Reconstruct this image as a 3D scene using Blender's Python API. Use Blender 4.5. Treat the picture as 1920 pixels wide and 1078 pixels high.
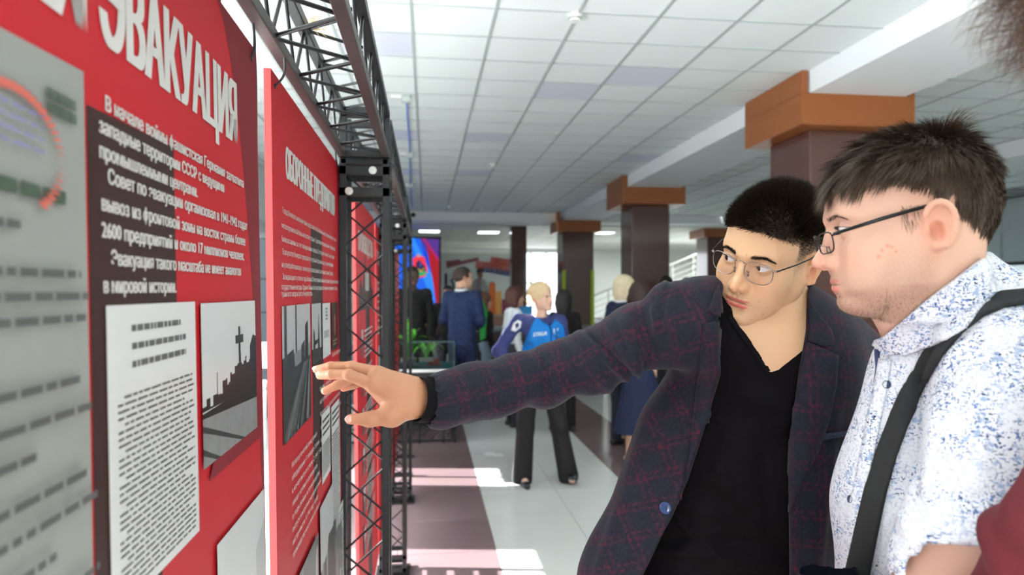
import bpy, bmesh, math, random, os
import numpy as np
from mathutils import Vector, Matrix, Quaternion
from mathutils.bvhtree import BVHTree
for _o in list(bpy.data.objects): bpy.data.objects.remove(_o)
SC = bpy.context.scene
COL = SC.collection
RND = random.Random(7)
# ---------------------------------------------------------------- camera, light, exposure
F_PX, CXP, CYP = 1280.0, 960.0, 539.0
YAW, PITCH = math.atan(160/F_PX), math.atan(6/F_PX)
EYE = Vector((0, 0, 1.6))
def ray(u, v):
    x = (u-CXP)/F_PX; y = (CYP-v)/F_PX
    fw = math.cos(PITCH)-y*math.sin(PITCH); up = math.sin(PITCH)+y*math.cos(PITCH)
    return Vector((fw*math.sin(YAW)+x*math.cos(YAW), fw*math.cos(YAW)-x*math.sin(YAW), up))
def atd(u, v, d): return EYE+ray(u, v)*d
def at_x(u, v, X):
    r = ray(u, v); return EYE+r*(X/r.x)
def at_y(u, v, Y):
    r = ray(u, v); return EYE+r*(Y/r.y)
def at_z(u, v, Z):
    r = ray(u, v); return EYE+r*((Z-1.6)/r.z)
cam = bpy.data.cameras.new('camera'); cam.lens = 24; cam.sensor_width = 36; cam.clip_start = .02
cam.dof.use_dof = True; cam.dof.focus_distance = 1.15; cam.dof.aperture_fstop = 4.5
camo = bpy.data.objects.new('camera', cam); COL.objects.link(camo)
camo.location = EYE; camo.rotation_euler = (math.pi/2+PITCH, 0, -YAW); SC.camera = camo
SC.view_settings.view_transform = 'Standard'; SC.view_settings.look = 'None'
SC.view_settings.gamma = 1; SC.view_settings.use_curve_mapping = False
SC.view_settings.exposure = 0.12
SC.cycles.use_denoising = True
SC.cycles.max_bounces = 8; SC.cycles.diffuse_bounces = 4; SC.cycles.transparent_max_bounces = 12
SC.cycles.sample_clamp_indirect = 6; SC.cycles.caustics_reflective = False; SC.cycles.caustics_refractive = False
wd = bpy.data.worlds.new('daylight'); SC.world = wd; wd.use_nodes = True
bg = wd.node_tree.nodes['Background']; bg.inputs[0].default_value = (.86, .93, 1, 1); bg.inputs[1].default_value = 2.4
sun = bpy.data.lights.new('sun', 'SUN'); sun.energy = 55; sun.angle = math.radians(.6); sun.color = (1, .98, .95)
suno = bpy.data.objects.new('sun', sun); COL.objects.link(suno)
SEL = math.radians(13.4)
suno.rotation_euler = Vector((math.cos(SEL)*.988, -math.cos(SEL)*.153, -math.sin(SEL))).to_track_quat('-Z', 'Y').to_euler()
def area(name, loc, aim, sx, sy, power, col=(1, 1, 1)):
    l = bpy.data.lights.new(name, 'AREA'); l.shape = 'RECTANGLE'; l.size = sx; l.size_y = sy; l.energy = power; l.color = col
    o = bpy.data.objects.new(name, l); COL.objects.link(o); o.location = loc
    o.rotation_euler = Vector(aim).to_track_quat('-Z', 'Y').to_euler(); l.spread = math.radians(150); return o
# daylight of the glazed front (left) and the far window, plus added fill lamps
area('window_daylight', (-2.62, .6, 1.55), (1, -.12, -.42), 7.2, 1.9, 470, (.93, .97, 1))
area('window_daylight', (-2.62, 6.4, 1.6), (1, 0, -.4), .8, 2.0, 22, (.93, .97, 1))
area('rear_fill', (-.6, -3.85, 1.9), (0, 1, 0), 3.6, 2.8, 60, (1, .975, .94))  # fill light added behind the camera, stands for an unseen entrance
area('far_window_daylight', (4.6, 29.0, 1.9), (0, -1, 0), 2.0, 2.8, 25, (.95, .98, 1))
area('stair_fill', (11, 24, 2.9), (-.3, .2, -1), 5, 3, 620, (.97, 1, .98))  # unseen lamp added below the ceiling to brighten the stairs

# ---------------------------------------------------------------- material helpers
MATS = {}
def nd(t, typ, **kw):
    n = t.nodes.new(typ)
    for k, v in kw.items():
        if k in n.bl_rna.properties: setattr(n, k, v)
        else: n.inputs[k].default_value = v
    return n
def mat(name, col=(.8, .8, .8), rough=.5, metal=0, spec=.5, emit=None, es=1, vary=0, vscale=30, bump=0, bscale=200, trans=0, alpha=1, sheen=0, coat=0, sss=0, attr=None, ior=1.45, mapping=None):
    if name in MATS: return MATS[name]
    m = bpy.data.materials.new(name); m.use_nodes = True; t = m.node_tree; b = t.nodes['Principled BSDF']
    c = tuple(col)+(1,)
    b.inputs['Base Color'].default_value = c; b.inputs['Roughness'].default_value = rough
    b.inputs['Metallic'].default_value = metal; b.inputs['Specular IOR Level'].default_value = spec
    b.inputs['IOR'].default_value = ior
    b.inputs['Transmission Weight'].default_value = trans; b.inputs['Alpha'].default_value = alpha
    b.inputs['Sheen Weight'].default_value = sheen; b.inputs['Coat Weight'].default_value = coat
    if sss:
        b.inputs['Subsurface Weight'].default_value = sss; b.inputs['Subsurface Radius'].default_value = (1, .35, .2); b.inputs['Subsurface Scale'].default_value = .006
    if emit: b.inputs['Emission Color'].default_value = tuple(emit)+(1,); b.inputs['Emission Strength'].default_value = es
    tc = nd(t, 'ShaderNodeTexCoord')
    src = None
    if attr:
        a = nd(t, 'ShaderNodeAttribute', attribute_name=attr); src = a.outputs['Color']
        t.links.new(src, b.inputs['Base Color'])
    if vary:
        n = nd(t, 'ShaderNodeTexNoise', Scale=vscale, Detail=5.0); t.links.new(tc.outputs['Object'], n.inputs['Vector'])
        mr = nd(t, 'ShaderNodeMapRange'); mr.inputs[3].default_value = 1-vary; mr.inputs[4].default_value = 1+vary
        t.links.new(n.outputs['Fac'], mr.inputs[0])
        mx = nd(t, 'ShaderNodeVectorMath', operation='SCALE')
        if src: t.links.new(src, mx.inputs[0])
        else: mx.inputs[0].default_value = col
        t.links.new(mr.outputs[0], mx.inputs['Scale']); t.links.new(mx.outputs[0], b.inputs['Base Color'])
    if bump:
        n2 = nd(t, 'ShaderNodeTexNoise', Scale=bscale, Detail=4.0); t.links.new(tc.outputs['Object'], n2.inputs['Vector'])
        bp = nd(t, 'ShaderNodeBump', Strength=bump, Distance=.01); t.links.new(n2.outputs['Fac'], bp.inputs['Height'])
        t.links.new(bp.outputs[0], b.inputs['Normal'])
    MATS[name] = m; return m
# ---------------------------------------------------------------- object helpers
def tag(o, label=None, cat=None, group=None, kind=None):
    if label: o['label'] = label
    if cat: o['category'] = cat
    if group: o['group'] = group
    if kind: o['kind'] = kind
    return o
def link(name, me, m=None, parent=None):
    o = bpy.data.objects.new(name, me); COL.objects.link(o)
    if m is not None and isinstance(me, bpy.types.Mesh) and not me.materials:
        for mm in (m if isinstance(m, (list, tuple)) else [m]): me.materials.append(mm)
    if parent is not None: o.parent = parent
    return o
def empty(name, loc, label, cat, group=None, rz=0):
    o = bpy.data.objects.new(name, None); COL.objects.link(o); o.location = loc; o.rotation_euler = (0, 0, rz); o.empty_display_size = .1
    return tag(o, label, cat, group)
def keep(o, parent):
    "parent while the child keeps the world place its mesh was written in"
    o.parent = parent; o.matrix_parent_inverse = (Matrix.Translation(parent.location) @ parent.rotation_euler.to_matrix().to_4x4()).inverted(); return o
class MB:
    def __init__(s): s.v = []; s.f = []; s.mi = []; s.cur = 0
    def quad(s, *p):
        n = len(s.v); s.v += [tuple(q) for q in p]; s.f.append(tuple(range(n, n+len(p)))); s.mi.append(s.cur)
    def box(s, lo, hi):
        n = len(s.v); x0, y0, z0 = lo; x1, y1, z1 = hi
        s.v += [(x0,y0,z0),(x1,y0,z0),(x1,y1,z0),(x0,y1,z0),(x0,y0,z1),(x1,y0,z1),(x1,y1,z1),(x0,y1,z1)]
        for f in ((3,2,1,0),(4,5,6,7),(0,1,5,4),(1,2,6,5),(2,3,7,6),(3,0,4,7)): s.f.append(tuple(n+i for i in f)); s.mi.append(s.cur)
    def tube(s, pts, r, sides=8, caps=True):
        pts = [Vector(p) for p in pts]; rr = r if isinstance(r, (list, tuple)) else [r]*len(pts)
        n0 = len(s.v); up = None
        for i, p in enumerate(pts):
            t = (pts[min(i+1, len(pts)-1)]-pts[max(i-1, 0)]).normalized()
            if up is None: up = Vector((0, 0, 1)) if abs(t.z) < .9 else Vector((1, 0, 0))
            a = t.cross(up).normalized(); b = a.cross(t).normalized(); up = b
            for k in range(sides):
                an = 2*math.pi*k/sides+math.pi/sides; s.v.append(tuple(p+(a*math.cos(an)+b*math.sin(an))*rr[i]))
        for i in range(len(pts)-1):
            for k in range(sides):
                a0 = n0+i*sides; s.f.append((a0+k, a0+sides+k, a0+sides+(k+1) % sides, a0+(k+1) % sides)); s.mi.append(s.cur)
        if caps:
            s.f.append(tuple(n0+k for k in range(sides))); s.mi.append(s.cur)
            s.f.append(tuple(n0+(len(pts)-1)*sides+k for k in reversed(range(sides)))); s.mi.append(s.cur)
    def prism(s, poly, fn, th):
        "poly 2-D outline; fn(a,b,depth)->xyz ; front at 0, back at th"
        n = len(s.v); k = len(poly)
        s.v += [tuple(fn(a, b, 0)) for a, b in poly]+[tuple(fn(a, b, th)) for a, b in poly]
        s.f.append(tuple(range(n, n+k))); s.f.append(tuple(reversed(range(n+k, n+2*k)))); s.mi += [s.cur]*2
        for i in range(k): j = (i+1) % k; s.f.append((n+i, n+k+i, n+k+j, n+j)); s.mi.append(s.cur)
    def build(s, name, m, parent=None, smooth=False, fixn=True):
        me = bpy.data.meshes.new(name); me.from_pydata(s.v, [], s.f); 
        ms = m if isinstance(m, (list, tuple)) else [m]
        for mm in ms: me.materials.append(mm)
        if len(ms) > 1: me.polygons.foreach_set('material_index', s.mi)
        if fixn:
            bm = bmesh.new(); bm.from_mesh(me); bmesh.ops.recalc_face_normals(bm, faces=bm.faces); bm.to_mesh(me); bm.free()
        if smooth: me.polygons.foreach_set('use_smooth', [True]*len(me.polygons))
        me.update(); o = link(name, me); 
        if parent is not None: keep(o, parent)
        return o
def bevel(o, w, seg=2):
    m = o.modifiers.new('bevel', 'BEVEL'); m.width = w; m.segments = seg; m.limit_method = 'ANGLE'; return o
def structure(o): o['kind'] = 'structure'; return o

# ================================================================ SETTING
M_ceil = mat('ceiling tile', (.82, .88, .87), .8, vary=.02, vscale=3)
M_ceil_b = mat('bluish ceiling lamp diffuser', (.70, .73, .84), .5)
M_grid = mat('ceiling grid rail', (.42, .47, .46), .5)
M_void = mat('ceiling void', (.25, .27, .27), .9)
M_plaster = mat('white plaster', (.84, .87, .88), .7, vary=.02, vscale=2)
M_granite = mat('brown red granite', (.10, .042, .034), .12, vary=.25, vscale=220, coat=.4)
M_cap = mat('brown painted capital', (.30, .095, .025), .4, vary=.06, vscale=8)
M_fl_light = mat('pale polished floor tile', (.76, .80, .78), .13, vary=.03, vscale=6)
M_fl_dark = mat('mauve brown floor tile', (.235, .165, .175), .15, vary=.05, vscale=6)
M_grout = mat('floor joint', (.33, .33, .31), .5)
CZ = 3.68
# floor : slab + single tiles
fl = MB(); fl.box((-3.2, -4.5, -.2), (14, 30, -.004)); floor = structure(fl.build('floor', M_grout))
def tile_mesh(name, sx, sy, th, b, m):
    t = MB(); t.box((0, 0, -th), (sx, sy, -b)); t.box((b, b, -b), (sx-b, sy-b, 0))
    t.v[8:12] = [(0,0,-b),(sx,0,-b),(sx,sy,-b),(0,sy,-b)]
    o = t.build(name, m); me = o.data; bpy.data.objects.remove(o); return me
T = .6; g = .0035
tl = tile_mesh('floor_tile', T-g, T-g, .0035, .0008, M_fl_light); td = tile_mesh('floor_tile', T-g, T-g, .0035, .0008, M_fl_dark)
rest = MB(); nt = 0
for iy in range(-8, 56):
    for ix in range(-5, 20):
        x = .43+ix*T; y = -.01+iy*T
        if y > 29.3 or x > 13.2: continue
        dark = ix in (-1, -2) or ix in (2,) or ix in (8, ) or ix in (-5,)
        near = (-1 <= iy+0 <= 17 and -3 <= ix <= 5) or (6 <= iy <= 18 and ix in (6, 7, 8))
        if near and y > 2.9 and nt < 290:
            nt += 1; o = link('floor_tile', td if dark else tl, None, floor); o.location = (x, y, 0)
        else:
            rest.cur = 1 if dark else 0
            rest.quad((x, y, 0), (x+T-g, y, 0), (x+T-g, y+T-g, 0), (x, y+T-g, 0))
rf = rest.build('floor_tiling', [M_fl_light, M_fl_dark], floor); rf['kind'] = 'stuff'
# ceiling
cb = MB(); cb.box((-2.9, -4.3, CZ+.03), (14, 18.1, CZ+.3)); ceiling = structure(cb.build('ceiling', M_void))
TX, TY = .622, .567
def ctile(name, m):
    t = MB(); w = .012; a, b = TX-.012, TY-.012
    t.box((0, 0, 0), (a, b, .012)); 
    for i in range(0, 4): pass
    o = t.build(name, m); me = o.data; bpy.data.objects.remove(o); return me
ct = ctile('ceiling_tile', M_ceil); ctb = ctile('ceiling_tile', M_ceil_b)
n = 0; cr = MB()
blue = {(2, 3), (1, 7), (-1, 1), (-1, 7), (1, 12), (-1, 12), (3, 2), (6, 4), (5, 9)}
for iy in range(-15, 24):
    for ix in range(-5, 19):
        x = -.113+ix*TX+.006+.04*(ix > 5); y = 5.0+iy*TY+.006
        if y > 17.9 or y < -4.2 or x > 13.5: continue
        if ix == 6: continue
        isb = (ix, iy) in blue
        if -8 <= iy and n < 295 and -4 <= ix <= 10 and not (ix > 6 and iy > 12):
            n += 1; o = link('ceiling_tile', ctb if isb else ct, None, ceiling); o.location = (x, y, CZ+.004)
        else: cr.box((x, y, CZ+.004), (x+TX-.012, y+TY-.012, CZ+.016))
cro = cr.build('ceiling_tiling', M_ceil, ceiling); cro['kind'] = 'stuff'
gr = MB()
for ix in range(-5, 20):
    x = -.113+ix*TX+.04*(ix > 5)
    if ix in (6,): continue
    gr.box((x-.012, -4.2, CZ-.004), (x+.012, 18.1, CZ+.02))
for iy in range(-15, 24):
    y = 5.0+iy*TY; gr.box((-2.9, y-.007, CZ-.002), (13.5, y+.007, CZ+.02))
gr.build('ceiling_rail', M_grid, ceiling)
# beams
b = MB(); b.box((3.59, -4.3, 3.468), (4.57, 18.1, CZ+.02)); structure(b.build('trim_1', M_plaster))
b = MB(); b.box((-2.9, 18.1, 3.45), (14, 18.75, CZ+.02)); structure(b.build('trim_2', M_plaster))
b = MB(); b.box((8.1, -4.3, 3.468), (9.1, 18.1, CZ+.02)); structure(b.build('trim_3', M_plaster))
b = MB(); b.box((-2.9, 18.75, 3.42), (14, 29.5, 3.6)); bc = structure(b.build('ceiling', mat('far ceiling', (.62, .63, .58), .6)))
b = MB()
for i in range(24): b.box((-2.8+i*.7, 18.8, 3.412), (-2.78+i*.7, 28, 3.42))
for i in range(16): b.box((-2.8, 18.9+i*.6, 3.414), (14, 18.92+i*.6, 3.42))
b.build('ceiling_rail', M_grid, bc)
# walls
M_wall = mat('pale wall paint', (.78, .82, .80), .7)
def window_wall(X, spans, y0, y1, name, zlo=.0, ztop=2.5):
    w = MB(); ys = y0
    for a_, b_ in spans+[(y1, y1)]:
        if a_ > ys: w.box((X-.25, ys, 0), (X, a_, CZ+.3))
        if b_ > a_:
            w.box((X-.25, a_, ztop), (X, b_, CZ+.3))
            if zlo > 0: w.box((X-.25, a_, -.1), (X, b_, zlo))
        ys = b_
    return structure(w.build(name, M_wall))
M_frame = mat('white window frame', (.82, .84, .84), .4)
M_glass = mat('window glass', (1, 1, 1), .02, trans=1, ior=1.02, spec=.3)
wl = window_wall(-2.7, [(-3.6, 1.28), (1.72, 4.76), (6.05, 6.7), (9.3, 12.2)], -4.5, 29.5, 'wall_left', 0)  # short pier between the first two openings added to block a sun stripe
nwin = 0
for a_, b_ in [(-3.6, 1.28), (1.72, 4.76), (6.05, 6.7), (9.3, 12.2)]:
    nwin += 1; w = MB(); t = .03
    w.box((-2.86, a_, 0), (-2.8, b_, .06)); w.box((-2.86, a_, 2.44), (-2.8, b_, 2.50))
    w.box((-2.86, a_, 0), (-2.8, a_+.05, 2.5)); w.box((-2.86, b_-.05, 0), (-2.8, b_, 2.5))
    structure(w.build('window_%d' % nwin, M_frame))
b = MB(); b.box((-2.95, -4.5, 0), (.0-2.2, -4.3, 4)); b.box((1.6, -4.5, 0), (14, -4.3, 4)); b.box((-2.2, -4.5, 3.0), (1.6, -4.3, 4)); structure(b.build('wall_back', M_wall))
b = MB(); b.box((-2.9, 29.3, 0), (3.75, 29.5, 4)); b.box((6.1, 29.3, 0), (14, 29.5, 4)); b.box((3.7, 29.3, 3.25), (6.2, 29.5, 4)); structure(b.build('wall_front', M_wall))
# right wall with panelled screen and glazed doors
M_rw = mat('pale blue grey wall panel', (.50, .58, .60), .45)
b = MB(); b.box((13.2, -4.5, 0), (13.4, 29.5, 4)); structure(b.build('wall_right', M_wall))
# panelled partition and doors at the far right
b = MB()
b.box((13.05, 4, 2.25), (13.2, 22, 3.66)); part = structure(b.build('wall_right', M_rw))
for i in range(18):
    for (z0, z1) in ((2.32, 2.92), (3.0, 3.58)):
        b = MB(); y = 4.1+i*1.0; b.box((13.02, y, z0), (13.06, y+.9, z1)); b.build('wall_panel', M_rw, part)
M_dkframe = mat('dark door frame', (.03, .035, .04), .4)
M_daylit = mat('bright hazy daylight outdoors', (.8, .9, .92), .6, emit=(.75, .92, .95), es=.55)
for k, y in enumerate((9.2, 11.3, 13.4, 15.5)):
    b = MB(); b.box((13.08, y, 0), (13.2, y+.08, 2.25)); b.box((13.08, y+1.9, 0), (13.2, y+1.98, 2.25)); b.box((13.08, y, 2.17), (13.2, y+1.98, 2.25)); b.box((13.08, y, 1.7), (13.2, y+1.98, 1.76)); b.box((13.08, y+.95, 0), (13.2, y+1.03, 2.25))
    d = structure(b.build('door_%d' % (k+1), M_dkframe)); b = MB(); b.box((13.12, y+.08, 0), (13.14, y+1.9, 2.17)); b.build('pane', M_daylit, d)
# columns ------------------------------------------------------------
def column(x, y, label, w=.72, cap=True, stripes=False, capw=1.16):
    e = empty('column', (x, y, 0), label, 'column', 'granite clad columns with brown capitals' if cap else None)
    zt = 3.17 if cap else 3.42
    b = MB(); h = w/2; b.box((x-h, y-h, 0), (x+h, y+h, zt)); s = b.build('shaft', M_granite, e); bevel(s, .012)
    for k in range(1, 3):
        b = MB(); zz = k*1.1; b.box((x-h-.0015, y-h-.0015, zz), (x+h+.0015, y+h+.0015, zz+.003)); 
    b = MB(); b.box((x-h-.01, y-h-.01, 0), (x+h+.01, y+h+.01, .1)); b.build('plinth', mat('dark plinth', (.03, .02, .02), .3), e)
    if cap:
        c = capw/2
        b = MB(); b.box((x-c, y-c, 3.17), (x+c, y+c, 3.47))
        b.box((x-c, y-c, 3.465), (x-c+.06, y+c, CZ-.002)); b.box((x+c-.06, y-c, 3.465), (x+c, y+c, CZ-.002))
        s = b.build('capital', M_cap, e)
    if stripes:
        ml = mat('lime green edge strip', (.48, .60, .02), .5)
        for sx in (-1, 1):
            b = MB(); xx = x+sx*(h-.03); b.box((xx-.045, y-h-.012, 0), (xx+.045, y-h, 2.15)); b.build('edge_strip', ml, e)
    return e
column(4.09, 6.62, 'nearest column, red brown granite with a wide orange brown capital, behind the two young men', .78)
column(4.09, 12.5, 'granite column with brown capital, second from the camera in the row', .72)
column(4.02, 18.3, 'granite column with brown capital and lime green strips up its edges', .84, stripes=True)
column(8.6, 19.6, 'dark granite column with brown capital, seen between second column and the bespectacled head', .84)
column(2.6, 19.4, 'plain near black square column beside the bright far window', .44, cap=False)
# smoke detectors and sensors
M_wplast = mat('white plastic', (.82, .84, .82), .4)
def detector(x, y, label, kind=0):
    e = empty('smoke_detector', (x, y, CZ), label, 'detector', 'ceiling detectors')
    b = MB()
    if kind == 0:
        b.tube([(x, y, CZ+.004), (x, y, CZ-.02)], .058, 24); o = b.build('mounting_base', M_wplast, e)
        b = MB(); b.tube([(x, y, CZ-.02), (x, y, CZ-.05)], [.048, .042], 24); b.build('sensor_head', M_wplast, e)
        b = MB(); b.tube([(x, y, CZ-.028), (x, y, CZ-.034)], [.0486, .0480], 24); b.build('vent_ring', mat('dark slot', (.1, .1, .1), .6), e)
    else:
        b.box((x-.045, y-.04, CZ-.07), (x+.045, y+.04, CZ+.0)); bevel(b.build('housing', mat('pale grey plastic', (.5, .56, .54), .5), e), .008)
        b = MB(); b.box((x-.16, y-.03, CZ-.03), (x-.05, y+.03, CZ)); b.build('bracket', M_wplast, e)
detector(1.109, 5.04, 'round white smoke detector on the nearest ceiling row')
detector(-.216, 7.37, 'grey box sensor with white bracket, nearest on the left ceiling rail', 1)
detector(-.257, 10.42, 'box sensor with bracket, second along the left ceiling rail', 1)
detector(-.31, 13.44, 'box sensor with bracket, third along the left ceiling rail', 1)
detector(1.07, 11.18, 'small round white detector in the middle of the ceiling')
detector(.52, 16.8, 'small round detector near the cross beam, left of its neighbour')
detector(1.35, 17.3, 'small round detector near the cross beam, right of its neighbour')
detector(6.0, 9.6, 'round detector on the dim ceiling right of the beam')
b = MB(); b.tube([(-.217+.0, 7.50, CZ-.018), (-.25, 10.3, CZ-.018)], .010, 6); b.tube([(-.26, 10.55, CZ-.018), (-.31, 13.3, CZ-.018)], .010, 6); b.tube([(-.315, 13.6, CZ-.018), (-.36, 17, CZ-.018)], .010, 6); tag(b.build('cable_duct', mat('blue cable', (.10, .2, .75), .5)), 'blue cable run linking the box sensors along the ceiling', 'cable')
e = empty('dome_camera', (-.35, 18.05, 3.56), 'small black dome camera on the cross beam', 'camera'); b = MB(); b.tube([(-.35, 18.1, 3.6), (-.35, 17.98, 3.6)], .06, 16); b.build('housing', M_wplast, e); b = MB(); b.tube([(-.35, 18.0, 3.58), (-.35, 17.92, 3.57), (-.35, 17.9, 3.57)], [.065, .055, .02], 16); b.build('dome', mat('black gloss', (.01, .01, .012), .15), e)
# led ceiling lamps of the far part
M_led = mat('cool white led diffuser', (1, 1, 1), .5, emit=(.86, .93, 1), es=5)
for (u0, u1, v, lb) in ((786, 824, 433, 'leftmost cool white led lamp on the dark far ceiling'), (897, 935, 435, 'led lamp in the middle of the dark far ceiling'), (1115, 1150, 436, 'led lamp beside the capital of the green edged column'), (1220, 1250, 436, 'led lamp hidden behind the second column')):
    p = at_z(u0, v, 3.4); q = at_z(u1, v, 3.4)
    e = empty('ceiling_lamp', (p.x, p.y, 3.42), lb, 'ceiling lamp', 'led lamps of the far ceiling')
    b = MB(); b.box((p.x, p.y-.3, 3.385), (q.x, p.y+.3, 3.40)); b.build('diffuser', M_led, e)
    b = MB(); b.box((p.x-.02, p.y-.32, 3.39), (q.x+.02, p.y+.32, 3.42)); b.build('frame', M_wplast, e)

# ---------------------------------------------------------------- truss rig
M_steel = mat('dark painted steel tube', (.012, .014, .015), .36, metal=.25, vary=.5, vscale=60)
M_steel2 = mat('worn brownish steel underside', (.060, .052, .050), .42, metal=.2, vary=.35, vscale=40)
M_bolt = mat('zinc bolt', (.55, .56, .52), .3, metal=.9)
rig = empty('exhibition_truss', (-.187, 2.17, 0), 'black box truss frame with three posts carrying the red panels', 'truss')
XL, XR, ZB, ZT = -.262, -.112, 2.0, 2.15
CT = .022
_rm = MB(); _rm.tube([(0, 0, 0), (0, 0, 1)], 1, 6, False); _ro = _rm.build('brace', M_steel, smooth=True); ROD = _ro.data; bpy.data.objects.remove(_ro)
def rod(p, q, r, parent):
    p = Vector(p); q = Vector(q); o = link('brace', ROD, None, parent); d = q-p
    o.matrix_world = Matrix.Identity(4)
    mw = Matrix.LocRotScale(p, d.to_track_quat('Z', 'Y'), Vector((r, r, d.length)))
    pl = Matrix.Translation(parent.location)
    o.matrix_parent_inverse = Matrix.Identity(4); o.matrix_basis = mw; return o
def bx(lo, hi, name, m, parent, bev=.002):
    b = MB(); b.box(lo, hi); o = b.build(name, m); o.parent = parent; bevel(o, bev, 2); return o
def post(X0, Y0, label):
    e = bpy.data.objects.new('truss_post', None); COL.objects.link(e); keep(e, rig)
    X1, Y1 = X0+.15, Y0+.15
    for x in (X0, X1-CT):
        for y in (Y0, Y1-CT): bx((x, y, .03), (x+CT, y+CT, ZB-.0), 'chord', M_steel, e)
    h = CT/2; zs = [.12+i*.115 for i in range(17)]
    for k, (a0, a1) in enumerate((((X0+h, Y0+h), (X1-h, Y0+h)), ((X0+h, Y1-h), (X1-h, Y1-h)), ((X0+h, Y0+h), (X0+h, Y1-h)), ((X1-h, Y0+h), (X1-h, Y1-h)))):
        for i in range(16):
            A, B = (a0, a1) if (i+k) % 2 == 0 else (a1, a0)
            if zs[i+1] > 1.97: continue
            rod((A[0], A[1], zs[i]), (B[0], B[1], zs[i+1]), .0035, e)
    for z in (.0, .07, ZB-.115, ZB-.05):
        for y in (Y0, Y1-.012): bx((X0, y, z+.03 if z < .2 else z), (X1, y+.012, z+.055 if z < .2 else z+.028), 'cross_bar', M_steel, e)
        for x in (X0, X1-.012): bx((x, Y0, z+.03 if z < .2 else z), (x+.012, Y1, z+.055 if z < .2 else z+.028), 'cross_bar', M_steel, e)
    bx((X0-.02, Y0-.02, 0), (X1+.02, Y1+.02, .012), 'foot_plate', M_steel, e)
    # corner box at the beam
    for z in (ZB-.018, ZB+.004, ZT-.026):
        for y in (Y0, Y1-.02): bx((X0+.004, y, z), (X1-.004, y+.02, z+.02), 'corner_bar', M_steel, e)
    for x in (X0+.0, X1-CT):
        for y in (Y0, Y1-CT): bx((x, y, ZB), (x+CT, y+CT, ZT), 'corner_upright', M_steel, e)
    for z, x in ((ZB-.036, X0+.1), (ZB+.012, X0+.09), (ZB-.1, X0+.03)):
        b = MB(); b.tube([(x, Y0-.002, z), (x, Y0-.012, z)], .0085, 6); b.tube([(x, Y0+.002, z), (x, Y0-.003, z)], .012, 16); o = b.build('bolt', M_bolt); o.parent = e
    return e
def beam(y0, y1):
    e = bpy.data.objects.new('truss_beam', None); COL.objects.link(e); keep(e, rig)
    for x in (XL, XR-CT):
        for z in (ZB, ZT-CT): bx((x, y0, z), (x+CT, y1, z+CT), 'chord', M_steel2 if z == ZB else M_steel, e)
    h = CT/2; n = int((y1-y0-.06)/.1); st = (y1-y0-.06)/n
    for k, (A, B) in enumerate((((XL+h, ZB+h), (XR-h, ZB+h)), ((XL+h, ZT-h), (XR-h, ZT-h)), ((XL+h, ZB+h), (XL+h, ZT-h)), ((XR-h, ZB+h), (XR-h, ZT-h)))):
        for i in range(n):
            a, c = (A, B) if (i+k) % 2 == 0 else (B, A)
            ya = y0+.03+i*st
            rod((a[0], ya, a[1]), (c[0], ya+st, c[1]), .0036, e)
    for y in (y0, y1-.02):
        for z in (ZB, ZT-.02): bx((XL, y, z), (XR, y+.02, z+.02), 'end_bar', M_steel, e)
    return e
for e_ in (post(XL, 2.10, ''), post(XL, 3.86, ''), post(XL, 5.2, '')): pass
beam(-.3, .9-.2); beam(.705, 2.095); beam(2.255, 3.855); beam(4.015, 5.195)
for o_ in list(bpy.data.objects):
    pass
rig_fix = [o for o in bpy.data.objects if o.parent and o.parent.name.startswith(('truss_post', 'truss_beam'))]
# straw caught in the truss
b = MB()
for i in range(26):
    p0 = at_x(583, 45, -.24)+Vector((RND.uniform(-.008, .008), RND.uniform(-.01, .01), RND.uniform(-.01, .012)))
    d = Vector((RND.uniform(.3, 1), RND.uniform(-.2, .3), RND.uniform(-.5, .1)))*.045
    b.tube([p0, p0+d*.5+Vector((0, 0, .006)), p0+d], [.0008, .0006, .0003], 4)
q_ = at_x(578, 52, -.25); b.tube([q_+Vector((-.02, 0, -.004)), q_+Vector((.02, 0, .002))], .005, 8)
tag(b.build('straw_tuft', mat('dry straw', (.55, .40, .18), .8)), 'tuft of dry straw twine tied on the truss beam overhead', 'straw')
# flat truss base lying on the floor and the display case on it
base = empty('display_case', (0, 7.35, 0), 'glass topped display case on a black stand with a low truss base', 'display case')
Y0, Y1, X0, X1 = 7.22, 7.9, -.9, .31
M_blk = mat('matt black board', (.012, .012, .014), .5)
for z in (.03, .16):
    for y in (Y0, Y1):
        b = MB(); b.box((X0, y, z-.012), (X1, y+.02, z+.008)); b.build('base_rail', M_steel, base)
    for x in (X0, X1-.02): b = MB(); b.box((x, Y0, z-.012), (x+.02, Y1, z+.008)); b.build('base_rail', M_steel, base)
for x in (X0, -.45, -.08, .17, X1-.02):
    for y in (Y0, Y1): b = MB(); b.box((x, y, 0), (x+.02, y+.02, .17)); b.build('base_upright', M_steel, base)
for i in range(9):
    x = X0+.03+i*.13; b = MB(); b.tube([(x, Y0+.01, .03), (x+.12, Y0+.01, .155)], .004, 6); b.build('brace', M_steel, base)
for x in (X0, X1-.07):
    for y in (Y0+.02, Y1-.05): b = MB(); b.box((x, y, .17), (x+.05, y+.05, .60)); b.build('stand_leg', M_steel, base)
b = MB(); b.box((X0, Y0, .42), (X1-.02, Y1, .745)); b.build('stand_body', M_blk, base)
b = MB(); b.box((X0, Y0-.01, .745), (X1-.01, Y1, .775)); b.build('white_plinth', M_wplast, base)
b = MB(); b.box((X0+.03, Y0+.02, .775), (X1-.03, Y1-.03, .785)); b.build('display_bed', mat('turquoise cloth', (.05, .38, .48), .6), base)
M_cglass = mat('display glass', (.93, .99, .97), .02, trans=1, ior=1.12)
zt = 1.06
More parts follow.
